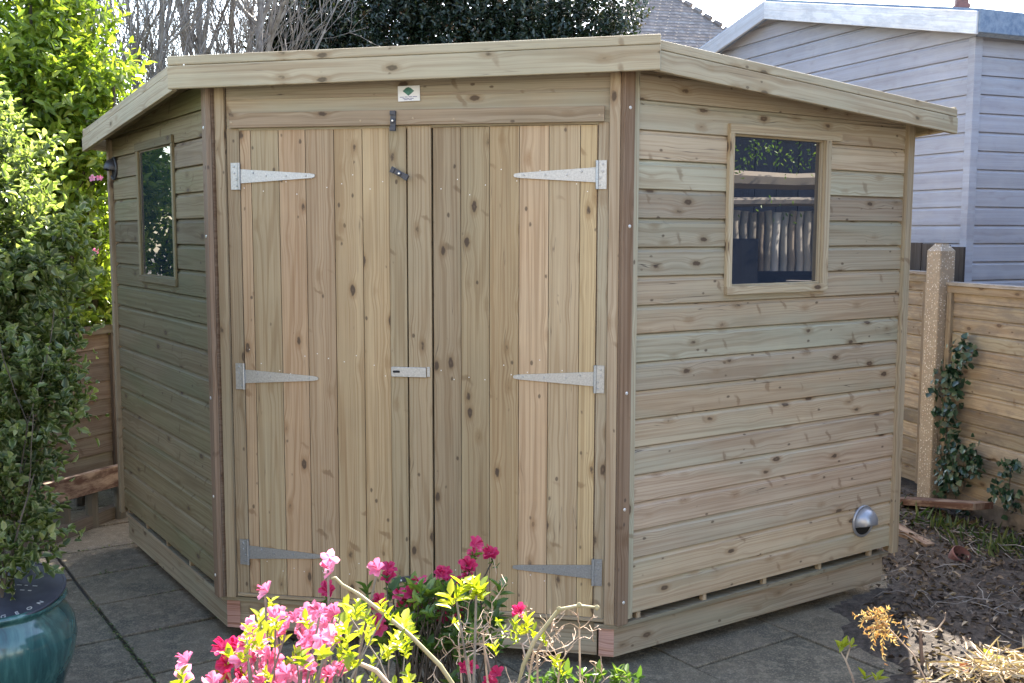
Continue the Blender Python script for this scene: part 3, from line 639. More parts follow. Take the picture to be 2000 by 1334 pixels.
# pale dry straw lit at the near right corner
n = 420; X = rng.normal(2.30, .15, n); Y = -.02 + rng.normal(.05, .09, n) + (X-2.1)*.5; keep = (X > 1.98) & (Y > -.5); X, Y = X[keep], Y[keep]; n = len(X)
Pz = np.array([soil_height(a, b_) for a, b_ in zip(X, Y)]) + .01 + .05*rng.random(n); D = np.stack([rng.normal(size=n), rng.normal(size=n), .3*rng.normal(size=n)], 1)
tag(leaves('straw', np.stack([X, Y, Pz], 1), D, unit(n), .04+.07*rng.random(n), .004+.006*rng.random(n), M['straw'], None, .1, .2), kind='stuff')
mb = MB()
for i in range(230):
    x, y = random.uniform(1.95, 4.0), random.uniform(-.5, 2.6)
    if not soil_in(x, y): continue
    a = random.uniform(0, 6.28); L_ = random.uniform(.05, .32); z = soil_height(x, y)+.01; pts = []
    for k in range(5): pts.append((x+math.cos(a)*L_*k/4, y+math.sin(a)*L_*k/4, z+.02*random.random()+(.02 if random.random() < .3 else 0))); a += random.uniform(-.35, .35)
    mb.tube(pts, [.0025, .0024, .002, .0016, .001], 4, False, random.random())
tag(mb.build('fallen_twigs', M['bark']), kind='stuff')
# weeds and grass at the foot of the right fence
n = 260; X = rng.normal(2.62, .22, n); Y = 2.05 - (X-2.6)*1.2 + rng.normal(0, .16, n); Pz = np.full(n, .03); D = np.stack([.5*rng.normal(size=n), .5*rng.normal(size=n), np.ones(n)*.8], 1)
tag(leaves('weeds', np.stack([X, Y, Pz], 1), D, unit(n), 0.04+.08*rng.random(n), .003+.005*rng.random(n), M['grass'], None, .2, .5), kind='stuff')
# moss and grit in the joints at left
n = 900; t = rng.uniform(-1.4, 1.9, n); q = rng.choice([0, 1], n, p=[.55, .45]); joint = rng.integers(-2, 5, n)
X = np.where(q == 0, -.94*H + 0, 0.0); P_ = []
for i in range(n):
    if q[i] == 0: p = e2*(-.94+.012*rng.normal()) + e1*(t[i])
    else: p = e1*(-1.745+.45*joint[i]+.012*rng.normal()) + e2*(t[i]*.6)
    P_.append((p.x, p.y, .001))
tag(leaves('joint_moss', P_, np.stack([rng.normal(size=n), rng.normal(size=n), .4*rng.random(n)], 1), np.tile([0, 0, 1.], (n, 1))+.4*rng.normal(size=(n, 3)), .006+.012*rng.random(n), .004+.006*rng.random(n), M['grass'], None), kind='stuff')

# ================================================================ RIGHT FENCE
FA = Vector((2.56, 2.85, 0)); FD = Vector((.447, -.894, 0)).normalized(); FN = Vector((-.894, -.447, 0))
def fence_panel(P0, L_, z0, z1, label, nslat, mat, stiles=True, group=None, batten=True, lean=0, name='fence_panel'):
    t = thing(name, label, 'fence', group=group); D = FD; N = FN; mb = MB(); ph = (z1-z0)/nslat
    clad(mb, None, 0, L_, z0, nslat, pitch=ph, T=.016, O=P0+N*.016, D=D, N=N)
    mb.build('slats', mat, t)
    fr = MB(); fr.board(P0 + Z*(z1-.035), D, Z, N, L_, .042, .034); fr.build('top_frame', mat, t, .002)
    cp = MB(); cp.board(P0 + Z*(z1+.008) - N*.02, D, Z, N, L_, .022, .066); cp.build('capping', M['grey'], t, .003)
    for s_ in ((0, L_-.045) if stiles else ()):
        st = MB(); st.board(P0 + D*s_ + Z*z0, Z, D, N, z1-z0-.036, .04, .036); st.build('stile', mat, t, .002)
    return t
pR = fence_panel(FA + FD*.06, .80, .14, 1.385, 'slatted wooden fence panel with ivy climbing over its left edge', 14, M['fence'], group='fence panels behind the soil bed')
mbx = MB(); mbx.board(FA + FD*.06 + Z*-.02, FD, Z, FN, .84, .17, .03); mbx.build('gravel_board', simple('damp_concrete', (.17, .14, .11), .9, 0, (.09, .075, .06), 9, (.4, .6), .3), pR, .004)
fence_panel(FA - FD*1.62, 1.50, .12, 1.44, 'slatted wooden fence panel between the shed and the concrete post', 14, M['fence'], group='fence panels behind the soil bed')
fence_panel(FA + FD*.98, 1.3, .14, 1.385, 'slatted wooden fence panel at the right edge, beyond the brown wooden post', 14, M['fence'], group='fence panels behind the soil bed')
# brown upright at the very right edge of the picture and the concrete post
mb = MB(); mb.board(FA + FD*.875 + Z*-.05 - FN*.02, Z, FD, FN, 1.45, .075, .075); tag(mb.build('wooden_fence_post', M['fence'], None, .004), 'brown wooden fence post at the right end of the ivy panel', 'fence post')
t = thing('concrete_post', 'pebble dashed concrete fence post with a pointed top', 'fence post'); mb = MB(); c = FA - FD*.085 + FN*.0
w_, d_ = .125, .11; z1 = 1.60; q = [c - FN*.03, c - FN*.03 + FD*w_, c + FN*(d_-.03) + FD*w_, c + FN*(d_-.03)]
for i in range(4): j = (i+1) % 4; mb.face([q[i]-Z*.1, q[j]-Z*.1, q[j]+Z*z1, q[i]+Z*z1][::-1])
cc = sum(q, Vector())/4
for i in range(4): j = (i+1) % 4; a0, a1 = q[i], q[j]; mb.face([a0+Z*z1, a1+Z*z1, a1.lerp(cc, .55)+Z*(z1+.045), a0.lerp(cc, .55)+Z*(z1+.045)][::-1])
mb.face([a.lerp(cc, .55)+Z*(z1+.045) for a in q]); mb.build('post', M['concpost'], t, .006)
# dark palings beyond, over the left panel
t = thing('dark_paling_fence', 'dark weathered upright palings showing above the left fence panel', 'fence')
for i in range(7): mb = MB(); mb.board(FA - FD*(.18+.14*i) - FN*.28, Z, -FD, FN, 1.63+random.uniform(-.015, .015), .13, .016); mb.build('paling', M['darkwood'], t, .002)

# loose timbers by the fence
pa, pb = on_plane(1748, 970, FN, FA+FN*.28), on_plane(1912, 981, FN, FA+FN*.22)
A_ = (pb-pa).normalized(); mb = MB(); mb.board(pa - FN*.10 - Z*.045, A_, Z, FN, (pb-pa).length, .04, .14)
tag(mb.build('old_plank', M['oldred'], None, .004), 'old red brown plank lying level against the foot of the fence', 'plank')
pa, pb = on_plane(1725, 1015, Z, (0, 0, .10)), on_plane(1806, 1062, Z, (0, 0, .06)); A_ = (pb-pa).normalized(); side = Vector((-A_.y, A_.x, 0)).normalized()
mb = MB(); mb.board(pa - Z*.075, A_, side, side.cross(A_)*-1 if side.cross(A_).z < 0 else side.cross(A_), (pb-pa).length, .06, .075)
tag(mb.build('timber_offcut', M['oldred'], None, .004), 'short brown timber offcut on the soil beside the shed corner', 'timber')
mb = MB(); mb.lathe(on_plane(1868, 1092, Z, (0, 0, .03)), (.3, -.5, .7), [(.03, -.03), (.045, .0), (.05, .05), (.046, .055), (.04, .0)], 18); tag(mb.build('broken_flowerpot', M['brick'], None), 'small broken red clay flowerpot among the weeds below the ivy', 'flowerpot')

# ivy
t = thing('ivy', 'dark green ivy climbing the fence panel and concrete post', 'ivy')
def fence_pt(px, py, off): return on_plane(px, py, FN, FA+FN*off)
cl = [(1884, 665, 12, 9), (1895, 690, 14, 14), (1870, 705, 22, 34), (1850, 735, 20, 40), (1862, 760, 20, 40), (1848, 800, 18, 34), (1858, 850, 22, 40), (1850, 895, 20, 34), (1870, 915, 22, 26), (1893, 890, 20, 36), (1905, 905, 14, 20), (1845, 940, 20, 34), (1870, 945, 22, 20), (1825, 760, 10, 12), (1828, 800, 10, 12), (1965, 910, 14, 16), (1958, 945, 16, 16), (1975, 975, 18, 22), (1985, 905, 8, 8), (1878, 990, 14, 10), (1940, 960, 10, 7), (1800, 1000, 20, 10)]
P_ = []
for x, y, r, k in cl:
    for _ in range(int(k*1.25)): p = fence_pt(x+rng.normal()*r*.55, y+rng.normal()*r*.75, .05+.05*rng.random()); P_.append(p)
n = len(P_); D = unit(n)*.8 + np.array([0, 0, -.9]); Nn = np.tile(np.array(FN), (n, 1)) + .45*rng.normal(size=(n, 3)) + np.array([0, 0, .35])
leaves('foliage', P_, D, Nn, .026+.024*rng.random(n), .028+.026*rng.random(n), M['ivy'], t, .12, .1, blunt=.62)
mb = MB()
for pl_ in ([(1872, 1000), (1858, 940), (1848, 860), (1850, 780), (1862, 730), (1885, 700), (1884, 655)], [(1880, 960), (1892, 915), (1900, 890)], [(1985, 1000), (1970, 960), (1975, 915), (1988, 895)], [(1850, 960), (1830, 850), (1822, 760)]):
    mb.tube([fence_pt(x, y, .045) for x, y in pl_], np.linspace(.006, .0025, len(pl_)), 5)
mb.build('stem', M['darkbark'], t)

# rustic pole fence further along the boundary: it is what the right window mirrors
t = thing('rustic_pole_fence', 'rustic fence of grey upright poles with sunlit split rails, mirrored in the right window', 'fence'); q0 = Vector((3.45, -.9, 0)); qd = Vector((.26, .966, 0)).normalized(); qn = Vector((-.966, .26, 0)).normalized()
s_ = 0; k = 0
while s_ < 5.2:
    w_ = random.uniform(.034, .044); mb = MB(); p = q0 + qd*s_; pts = [p + Z*z + qd*random.uniform(-.007, .007) for z in (1.40, 1.52, 1.63, 1.74, 1.845+random.uniform(-.01, .012))]; mb.tube(pts, [w_*.72]*5, 7, True, nb()); mb.build('pole', M['grey'], t, smooth=True); s_ += w_*1.42
for z, r in ((1.905, .034), (2.04, .058)):
    mb = MB(); pts = [q0 + qd*(i*.5-.2) + qn*(.11 if r < .05 else .02) + Z*(z+random.uniform(-.012, .012)) for i in range(12)]; mb.tube(pts, [r*random.uniform(.82, 1.12) for _ in pts], 7, True, nb()); mb.build('rail', M['grey'], t)
mb = MB(); mb.board(q0 + Z*0 - qn*.02, qd, Z, qn, 5.3, 1.46, .06); mb.build('base_boards', M['bluewood'], t)
mb = MB(); mb.board(q0 + qd*1.36 + Z*0 + qn*.05, Z, qd, qn, 1.67, .18, .1); mb.build('gate_post', M['bluewood'], t)

# ================================================================ LILAC BUILDING BEHIND THE RIGHT FENCE
gd = Vector((-.54, .84, 0)).normalized(); ed = Vector((.84, .54, 0)).normalized()
DC = 7.2; C0 = at_depth(1896, 300, DC); C0.z = 0; gn = Vector((-gd.y, gd.x, 0)); gn = gn if gn.y < 0 else -gn; en = Vector((ed.y, -ed.x, 0)); 
bld = thing('lilac_outbuilding', 'lilac painted weatherboard building with a gable roof behind the right fence', 'building')
Rg = on_plane(1497, 3, gn, C0+gn*.10); Eg = on_plane(1913, 22, gn, C0+gn*.10)
sR = (Rg-C0).dot(gd); sE = (Eg-C0).dot(gd); zR, zE = Rg.z, Eg.z; GW = 2*sR - 0.0
mb = MB(); clad(mb, None, 0.0, GW, .1, 34, pitch=.128, O=C0, D=gd, N=gn, T=.02); g_o = mb.build('gable_wall', M['purple'], bld)
me = g_o.data; bm = bmesh.new(); bm.from_mesh(me)
sl = (zR-zE)/(sR-sE)
for sg in (1, -1):
    nrm = (Z - gd*sl*sg).normalized(); co = C0 + gd*sR + Z*(zR-.10); bmesh.ops.bisect_plane(bm, geom=bm.verts[:]+bm.edges[:]+bm.faces[:], plane_co=co, plane_no=(Z + gd*(-sl if sg > 0 else sl)).normalized(), clear_outer=True)
bm.to_mesh(me); bm.free()
mb = MB(); ztop = zE-.10-sl*(0-sE)*-1*0; nbw = int((zE-.16-.1)/.128)+1; clad(mb, None, 0, 6.0, .1, nbw, pitch=.128, O=C0, D=ed, N=en, T=.02); mb.build('side_wall', M['purple'], bld)
mb = MB(); pp = [C0+gd*.05-gn*.03, C0+gd*.05+gn*.014, C0+gn*.014+en*.014-ed*.004, C0+ed*.05+en*.014, C0+ed*.05-en*.03]; mb.prism([(p.x, p.y) for p in pp], (0,0,.1), (1,0,0), (0,1,0), Z, zE-.24); mb.build('corner_board', M['purple'], bld, .003)
for a_, b_ in ((Eg, Rg), (Rg, None)):
    if b_ is None: b_ = C0 + gn*.10 + gd*(2*sR-sE) + Z*zE; 
    A_ = (b_-a_); L_ = A_.length; A_.normalize(); mb = MB(); mb.board(a_ - Z*.15, A_, Z, gn, L_, .15, .025); mb.build('bargeboard', M['barge'], bld, .004)
# roof slopes (felt) and the eave board on the right side
def quad_slab(P, up, T, name, mat, parent):
    mb = MB(); Q = [p+up*T for p in P]; mb.face(Q); mb.face(P[::-1])
    for i in range(4): j = (i+1) % 4; mb.face([P[i], P[j], Q[j], Q[i]])
    return mb.build(name, mat, parent)
M['feltblue'] = simple('blue_grey_roof_felt', (.12, .17, .25), .9, 0, (.22, .27, .34), 25, (.35, .65), .3, 120)
e_ = ed*6.3
quad_slab([Eg+gn*.0-Z*.0, Rg, Rg+e_, Eg+e_], Z, .02, 'roof_slope', M['feltblue'], bld)
E2 = C0 + gn*.10 + gd*(2*sR-sE) + Z*zE
quad_slab([Rg, E2, E2+e_, Rg+e_], Z, .02, 'roof_slope', M['feltblue'], bld)
mb = MB(); mb.board(Eg + gn*.01 - Z*.14, ed, Z, en, 6.3, .155, .02); mb.build('eave_board', M['feltblue'], bld, .006)
mb = MB(); mb.board(C0 + Z*(.1) - en*.6 + ed*.03, gd, Z, gn, .01, .01, .01)
# clay chimney pot seen over the roof
t = thing('chimney', 'reddish brown chimney stack just showing over the lilac roof', 'chimney'); c = at_depth(1878, 12, 16.0); mb = MB(); mb.box(c.x-.085, c.x+.085, c.y-.085, c.y+.085, c.z-2.2, c.z+.35, 'z'); mb.build('stack', M['brick'], t)
mb = MB(); mb.box(c.x-.105, c.x+.105, c.y-.105, c.y+.105, c.z-.04, c.z+.02); mb.build('collar', M['brick'], t)

# ================================================================ TILED HOUSE ROOF FAR BEHIND
hs_ = thing('tiled_house', 'house far behind with a steep hipped clay tile roof', 'house')
hd = 30.0; ap = at_depth(1278, -32, hd); m, nt_, b = new_mat('clay_tile'); g = NG(nt_); M['tile'] = m; bid = g.attr('bid')
uvs = g.sep(g.uv()); tn = g.noise(g.comb(g.math('MULTIPLY', uvs[0], 6), g.math('MULTIPLY', bid, 99)), 1, 2)
nt_.links.new(g.mix(g.rmap(tn, .3, .7), (.12, .10, .095), g.mix(bid, (.26, .235, .225), (.25, .18, .14))), b.inputs['Base Color']); b.inputs['Roughness'].default_value = .85
half = 4.2; dz = 1.0; course = .105; ncs = int(half*dz/course)
ang = math.radians(-65); ax = Vector((math.cos(ang), math.sin(ang), 0)); ay = Vector((-math.sin(ang), math.cos(ang), 0)); mb = MB()
for i in range(ncs):
    z0, z1 = -i*course, -(i+1)*course; h0, h1 = (i*course)/dz+.02, ((i+1)*course)/dz+.045
    for a_, b_ in ((ax, ay), (ay, -ax), (-ax, -ay), (-ay, ax)):
        nseg = max(1, int(h1*2/.17)); bd = random.random()
        mb.face([ap+a_*h1-b_*h1+Z*z1, ap+a_*h1+b_*h1+Z*z1, ap+a_*h0+b_*h0+Z*(z0+.0), ap+a_*h0-b_*h0+Z*(z0+.0)], [(0, 0), (h1*2, 0), (h1*2-.1, .1), (.1, .1)], bd)
        mb.face([ap+a_*h1-b_*h1+Z*(z1-.022), ap+a_*h1+b_*h1+Z*(z1-.022), ap+a_*h1+b_*h1+Z*z1, ap+a_*h1-b_*h1+Z*z1], [(0, 0), (1, 0), (1, .1), (0, .1)], bd)
mb.build('roof', M['tile'], hs_)
for a_, b_ in ((ax, ay), (ay, -ax), (-ax, -ay), (-ay, ax)):
    mb = MB()
    for i in range(0, ncs, 2):
        h = (i*course)/dz+.05; p = ap+a_*h+b_*h-Z*(i*course-.0); d = (a_+b_)-Z*dz; d.normalize(); mb.tube([p-d*.02, p+d*.21], [.075, .10], 6, True, random.random())
    mb.build('hip_tiles', M['tile'], hs_)
mb = MB(); zz = ap.z-ncs*course; mb.box(ap.x-3.2, ap.x+3.2, ap.y-3.2, ap.y+3.2, 0, zz+.3); mb.build('wall', M['brick'], hs_)

# ================================================================ LEFT FENCE
LD = Vector((.25, .97, 0)).normalized(); LN = Vector((.97, -.25, 0)).normalized(); LA = Vector((-2.42, 1.80, 0))
def lpt(px, py, off=0): return on_plane(px, py, LN, LA+LN*off)
t = thing('fence_panel', 'brown slatted fence panel behind the bush at the left', 'fence')
top = lpt(222, 634).z; s1 = (lpt(222, 640)-LA).dot(LD); P0 = LA + LD*(s1-1.75); mb = MB(); z = .18; i = 0
while z < top-.05:
    ph = random.uniform(.085, .125); mb.board(P0 + Z*(z-.01)+LN*(.004*random.random()), LD, (Z-LN*.06).normalized(), LN, 1.75, min(ph+.012, top-z), .008); z += ph
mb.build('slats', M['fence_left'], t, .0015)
mb = MB(); mb.board(P0+Z*(top-.045), LD, Z, LN, 1.75, .05, .035); mb.build('top_frame', M['fence_left'], t, .002)
for s_ in (1.70, .02): mb = MB(); mb.board(P0+LD*s_, Z, LD, LN, top-.045, .05, .032); mb.build('stile', M['fence_left'], t, .002)
mb = MB(); mb.board(P0+LD*1.80-LN*.05, Z, LD, LN, top+.04, .08, .08); tag(mb.build('wooden_fence_post', M['fence_left'], None, .004), 'wooden fence post beside the left rear corner of the shed', 'fence post')
mb = MB(); mb.board(P0+LD*1.9, LD, Z, LN, 1.6, top, .02); tag(mb.build('fence_panel', M['fence_left'], None, .003), 'plain fence panel hidden mostly behind the rear left shed corner', 'fence')
# low edging: flaking board on short posts and the sleeper at its foot
a_ = lpt(112, 935, .22); b_ = lpt(240, 915, .22); A_ = Vector((b_.x-a_.x, b_.y-a_.y, 0)).normalized(); zb_ = lpt(236, 945, .22).z
t = thing('low_edging_rail', 'old brown rail with flaking paint on short stakes at the foot of the left fence', 'rail')
mb = MB(); mb.board(Vector((a_.x, a_.y, zb_))-A_*.5, A_, Z, LN, (b_-a_).length+.62, .125, .035); mb.build('rail', M['oldred'], t, .004)
for i in range(6):
    mb = MB(); mb.tube([Vector((a_.x, a_.y, 0))-A_*.35+A_*(i*.21+random.uniform(-.02, .02))-LN*.045+Z*h for h in (0, .14, zb_+.05)], [.035, .036, .034], 10); mb.build('stake', M['fence_left'], t)
g0, g1 = on_plane(60, 1083, Z, (0, 0, 0)), on_plane(252, 1003, Z, (0, 0, 0)); A_ = (g1-g0).normalized(); nn = Vector((-A_.y, A_.x, 0))
mb = MB(); mb.board(g0, A_, Z, -nn if nn.x > 0 else nn, (g1-g0).length+.3, .075, .06); tag(mb.build('edging_board', M['fence_left'], None, .004), 'low brown timber edging board along the far edge of the left paving', 'edging')

# ================================================================ POT WITH THE PALE EDGED BUSH
PS = 1.02; pc = at_depth(-14, 1230, 3.57); pc.z = 0
t = thing('glazed_pot', 'large turquoise glazed pot standing on the paving at the lower left', 'plant pot')
mb = MB(); mb.lathe(pc+Z*.012, Z, [(q_*PS, w_*PS) for q_, w_ in [(.0001, 0), (.145, 0), (.160, .02), (.215, .12), (.25, .22), (.262, .29), (.255, .345), (.232, .385), (.215, .40), (.213, .407), (.232, .420), (.236, .430), (.226, .438), (.205, .434), (.200, .41), (.215, .36), (.21, .30)]], 64)
pot = mb.build('pot_body', M['glaze'], t, smooth=True)
mb = MB(); mb.lathe(pc+Z*.37, Z, [(.216, 0), (.1, .015), (.0001, .02)], 24); mb.build('compost', M['soilpot'], t)
mb = MB(); mb.lathe(pc, Z, [(.0001, .002), (.19, .002), (.215, .012), (.225, .035), (.218, .035), (.205, .016), (.0001, .010)], 48); sc_ = tag(mb.build('saucer', M['white'], None, smooth=True), 'pale saucer under the turquoise pot', 'saucer')
# dark round sign with letters round its rim, lying in the pot
dc = pc + Vector((.05, .0, .482)); dn = Vector((.05, -.20, .97)).normalized(); dx = Vector((1, .1, .0)); dx = (dx-dn*dx.dot(dn)).normalized(); dy = dn.cross(dx)
t = thing('round_sign', 'dark round sign with letters around its edge lying in the turquoise pot', 'sign')
mb = MB(); R_ = .195
mb.lathe(dc, dn, [(.0001, -.006), (R_, -.006), (R_+.002, 0), (R_, .004), (R_-.006, .004), (R_-.008, .001), (.0001, .001)], 56); mb.build('disc', M['slate'], t)
def letters(txt, rad, a0, a1, size, parent):
    V, Fc = [], []; n = len(txt)
    for i, ch in enumerate(txt):
        if ch == ' ': continue
        cu = bpy.data.curves.new('tmp', 'FONT'); cu.body = ch; cu.size = size; cu.align_x = 'CENTER'; cu.extrude = .0004; cu.resolution_u = 2
        ob = bpy.data.objects.new('tmp', cu); me = ob.to_mesh(); an = a0 + (a1-a0)*i/(n-1); ct, st = math.cos(an), math.sin(an)
        rd = dx*ct + dy*st; tg = -dx*st + dy*ct; b0 = len(V)
        for v in me.vertices: V.append(tuple(dc + rd*(rad) + tg*v.co.x - rd*v.co.y + dn*(.0022+v.co.z)))
        for p in me.polygons: Fc.append(tuple(b0+k for k in p.vertices))
        ob.to_mesh_clear(); bpy.data.objects.remove(ob); bpy.data.curves.remove(cu)
    me = bpy.data.meshes.new('lettering'); me.from_pydata(V, [], Fc); me.materials.append(M['chalk']); o = bpy.data.objects.new('lettering', me); scene.collection.objects.link(o); o.parent = parent
letters('TREE SURGEON', .172, math.radians(-175), math.radians(-18), .025, t)
for i in range(3):
    for k in range(2): mb = MB(); a = dc + dx*(.02+.028*i) + dy*(.045-.03*k) + dn*.0018; mb.board(a, dx, dy, dn, random.uniform(.008, .018), .004, .0004); mb.build('small_mark', M['chalk'], t)

t = thing('potted_bush', 'tall bush with small pale edged wavy leaves growing from the turquoise pot', 'bush')
def PB(lst, depth):
    out = []
    for e in lst:
        px, py, r = e[:3]; dd = depth + (e[3] if len(e) > 3 else 0); m_ = r*dd/F_PX; out.append((at_depth(px, py, dd), (m_, m_*1.0, m_*(e[4] if len(e) > 4 else 1.0))))
    return out
bl = PB([(0, 330, 70, .2), (-70, 330, 90, .2), (25, 430, 75, .1), (95, 480, 45), (125, 540, 35, .1), (0, 550, 95), (70, 620, 60, .1), (20, 720, 80), (85, 730, 40), (60, 800, 60), (105, 800, 38), (10, 880, 80), (-20, 970, 75), (60, 930, 30), (60, 1010, 38), (30, 1070, 38), (-10, 1090, 40, -.1), (-100, 480, 110), (-110, 650, 120), (-100, 880, 100), (-110, 200, 60, .2), (30, 1120, 22, -.18), (75, 1110, 20, -.1)], 3.6)
b_, d_ = blob_points(bl, 1650, .3); d_ = d_*.8 + np.array([0, 0, .55]) + .35*unit(len(b_))
P_, D_, N_, L_, W_, B_2 = sprigs(b_, d_, 9, .13, .042, .025, .55)
leaves('foliage', P_, D_, N_, L_, W_, M['pitto'], t, .35, .15, B_2)
mb = MB()
for i in range(9):
    q = pc + Z*.37 + Vector((random.uniform(-.08, .08), random.uniform(-.08, .08), 0)); branch_tree(mb, q, (random.uniform(-.25, .25), random.uniform(-.2, .2), 1), random.uniform(.55, .75), .007, 1, .5, 2, .2, 7, .06)
mb.build('stems', M['darkbark'], t)

# ================================================================ BRIGHT GREEN LAURELS BEHIND THE LEFT FENCE
def shrub(label, bl, nsp, per, sl, lf, wd, mat, cat='shrub', name='shrub', trunk=None, jit=.35, shell=.5, updir=.6, group=None):
    t = thing(name, label, cat, group=group); b_, d_ = blob_points(bl, nsp, shell); d_ = d_*.9 + np.array([0, 0, updir]) + .35*unit(nsp)
    P_, D_, N_, L_, W_, B_ = sprigs(b_, d_, per, sl, lf, wd, jit); k = P_[:, 2] > .03
    leaves('foliage' if name == 'shrub' else 'crown', P_[k], D_[k], N_[k], L_[k], W_[k], mat, t, .22, .18, B_[k])
    mb = MB(); c = sum((Vector(b[0]) for b in bl), Vector())/len(bl); base = Vector(trunk) if trunk else Vector((c.x, c.y, 0))
    for b in bl:
        e = Vector(b[0]); mid = base.lerp(e, .5) + Vector((random.uniform(-.15, .15), random.uniform(-.15, .15), .1)); mb.tube([base, mid, e], [.03, .02, .008], 6)
    mb.build('stems' if name == 'shrub' else 'trunk', M['darkbark'], t); return t
bl = PB([(30, 80, 95), (120, 60, 75, .3), (160, 150, 75, .2), (95, 190, 95), (185, 225, 50), (150, 300, 65), (222, 165, 30), (150, 20, 45, .3), (40, 260, 100), (60, 10, 60), (190, 300, 45), (150, 370, 60), (60, 350, 90)], 6.2)
shrub('tall bright green laurel shrub sunlit from behind at the upper left', bl, 1150, 8, .17, .078, .034, M['bright'], shell=.3, jit=.5)
bl = PB([(165, 410, 55), (185, 500, 45), (170, 590, 60), (110, 560, 90), (195, 600, 35), (90, 430, 100)], 6.35) + [((-2.3, 3.05, 1.25), (.45, .35, .75)), ((-1.8, 3.2, 1.4), (.5, .35, .8)), ((-2.1, 2.75, 1.25), (.4, .3, .6)), ((-2.75, 2.9, 1.3), (.4, .35, .7))]
sh = shrub('bright green shrub peeping over the left fence beside the shed', bl, 2000, 8, .15, .072, .03, M['bright'])
bl = [((-3.9, 2.1, 1.5), (.8, .7, .8)), ((-3.6, 3.0, 2.0), (.8, .8, .8)), ((-4.0, 1.7, 2.3), (.8, .7, .6)), ((-3.9, 2.6, .9), (.7, .7, .6)), ((-4.6, 3.4, 2.6), (.8, .8, .7)), ((-3.7, 1.1, 1.3), (.7, .6, .8))]
shrub('bright leafy shrub beyond the left fence, mirrored in the left window', bl, 3200, 8, .17, .085, .034, M['bright'])
# pink blossoms among the left shrubs
def flower(P, up, size, mat, parent, name='flower', npet=5, n_fl=2):
    Pp, Dd, Nn_, Ll, Bb = [], [], [], [], []; up = Vector(up).normalized()
    for f in range(n_fl):
        u = (up + Vector(rng.normal(size=3)*.35)).normalized() if f or n_fl > 1 else up; a = u.orthogonal().normalized(); b_ = u.cross(a); off = Vector(rng.normal(size=3))*size*.35*(n_fl > 1); ph = random.random()*6; tone = random.random()
        for k in range(npet):
            t_ = ph + 2*math.pi*k/npet; r = a*math.cos(t_)+b_*math.sin(t_); Pp.append(Vector(P)+off-u*size*.35); Dd.append(r*.85+u*.75+Vector(rng.normal(size=3))*.08); Nn_.append(u*1.0 - r*.8); Ll.append(size*random.uniform(.85, 1.1)); Bb.append(min(1, max(0, tone*.7+random.random()*.3)))
        for k in range(3): Pp.append(Vector(P)+off); Dd.append(u+Vector(rng.normal(size=3))*.2); Nn_.append(a); Ll.append(size*.9); Bb.append(.1)
    n = len(Pp); Ll = np.array(Ll); Wd = np.where(np.arange(n) % (npet+3) < npet, Ll*.72, Ll*.05)
    return leaves(name, Pp, Dd, Nn_, Ll, Wd, mat, parent, .16, .30, np.array(Bb), blunt=.78, k1=.5, k2=.93)
for px, py, n_ in ((190, 350, 2), (190, 495, 2)):
    for _ in range(n_): flower(at_depth(px+random.uniform(-9, 9), py+random.uniform(-8, 8), 5.95), (.2, -.8, .4), .024, M['petal'], sh, n_fl=1)

# ================================================================ TREES BEHIND
bl = PB([(700, 0, 120), (830, -10, 130), (960, -10, 140), (1080, 10, 120), (1170, 55, 75), (1210, 60, 45, -.3), (1120, 90, 90), (900, 90, 130), (760, 90, 120), (1000, 100, 120), (840, 180, 150), (1040, 190, 150)], 10.5)
shrub('large dark evergreen tree directly behind the shed roof', bl, 7000, 9, .22, .060, .030, M['hedge'], 'tree', 'evergreen_tree', None, .5, .35)
bl = PB([(620, 60, 85), (560, 75, 48), (640, 130, 90), (560, 150, 60), (655, 30, 50), (530, 95, 28)], 9.6)
shrub('smaller dark holly tree left of the big evergreen with sky showing through its leaves', bl, 1500, 9, .18, .058, .03, M['hedge'], 'tree', 'holly_tree', None, .5, .2)
def bare_tree(label, stems, seed, name='bare_tree'):
    random.seed(seed); t = thing(name, label, 'tree', group='bare trees behind the shed'); mb = MB(); tw = MB()
    for px0, px1, dd, r in stems:
        b_ = at_depth(px0, 560, dd); b_.z = 0; e = at_depth(px1, -160, dd+random.uniform(-.3, .3)); n = 9; pts = [b_.lerp(e, i/n) + Vector(rng.normal(size=3)*.05) for i in range(n+1)]; mb.tube(pts, np.linspace(r, r*.35, n+1), 8, False, random.random())
        for i in range(3, n+1):
            for k in range(3):
                q = pts[i].lerp(pts[i-1], random.random()); a = random.uniform(0, 6.28); branch_tree(tw, q, (math.cos(a)*.55, math.sin(a)*.5, random.uniform(.5, 1.3)), random.uniform(.6, 1.2), r*.34, 3, .45, 3, .3, 5, .12, .0026)
    mb.build('trunk', M['bark'], t, smooth=True); tw.build('branches', M['bark'], t)
bare_tree('bare tree with several thin grey stems left of the holly tree', [(475, 512, 8.6, .06), (450, 455, 8.9, .045), (480, 475, 9.2, .04)], 3)
bare_tree('bare grey tree with a slender double trunk above the left roof end', [(395, 392, 8.4, .055), (380, 352, 8.8, .05)], 5)
bare_tree('bare tangled tree nearest the bright green shrubs', [(330, 300, 8.2, .04), (290, 240, 8.0, .035), (250, 170, 8.6, .04)], 8)
bare_tree('thin bare sapling leaning left, low above the left fascia', [(260, 330, 7.6, .028), (215, 150, 7.4, .024)], 12)
bare_tree('bare tree seen between the holly leaves', [(530, 548, 10.4, .045)], 15)
random.seed(99)
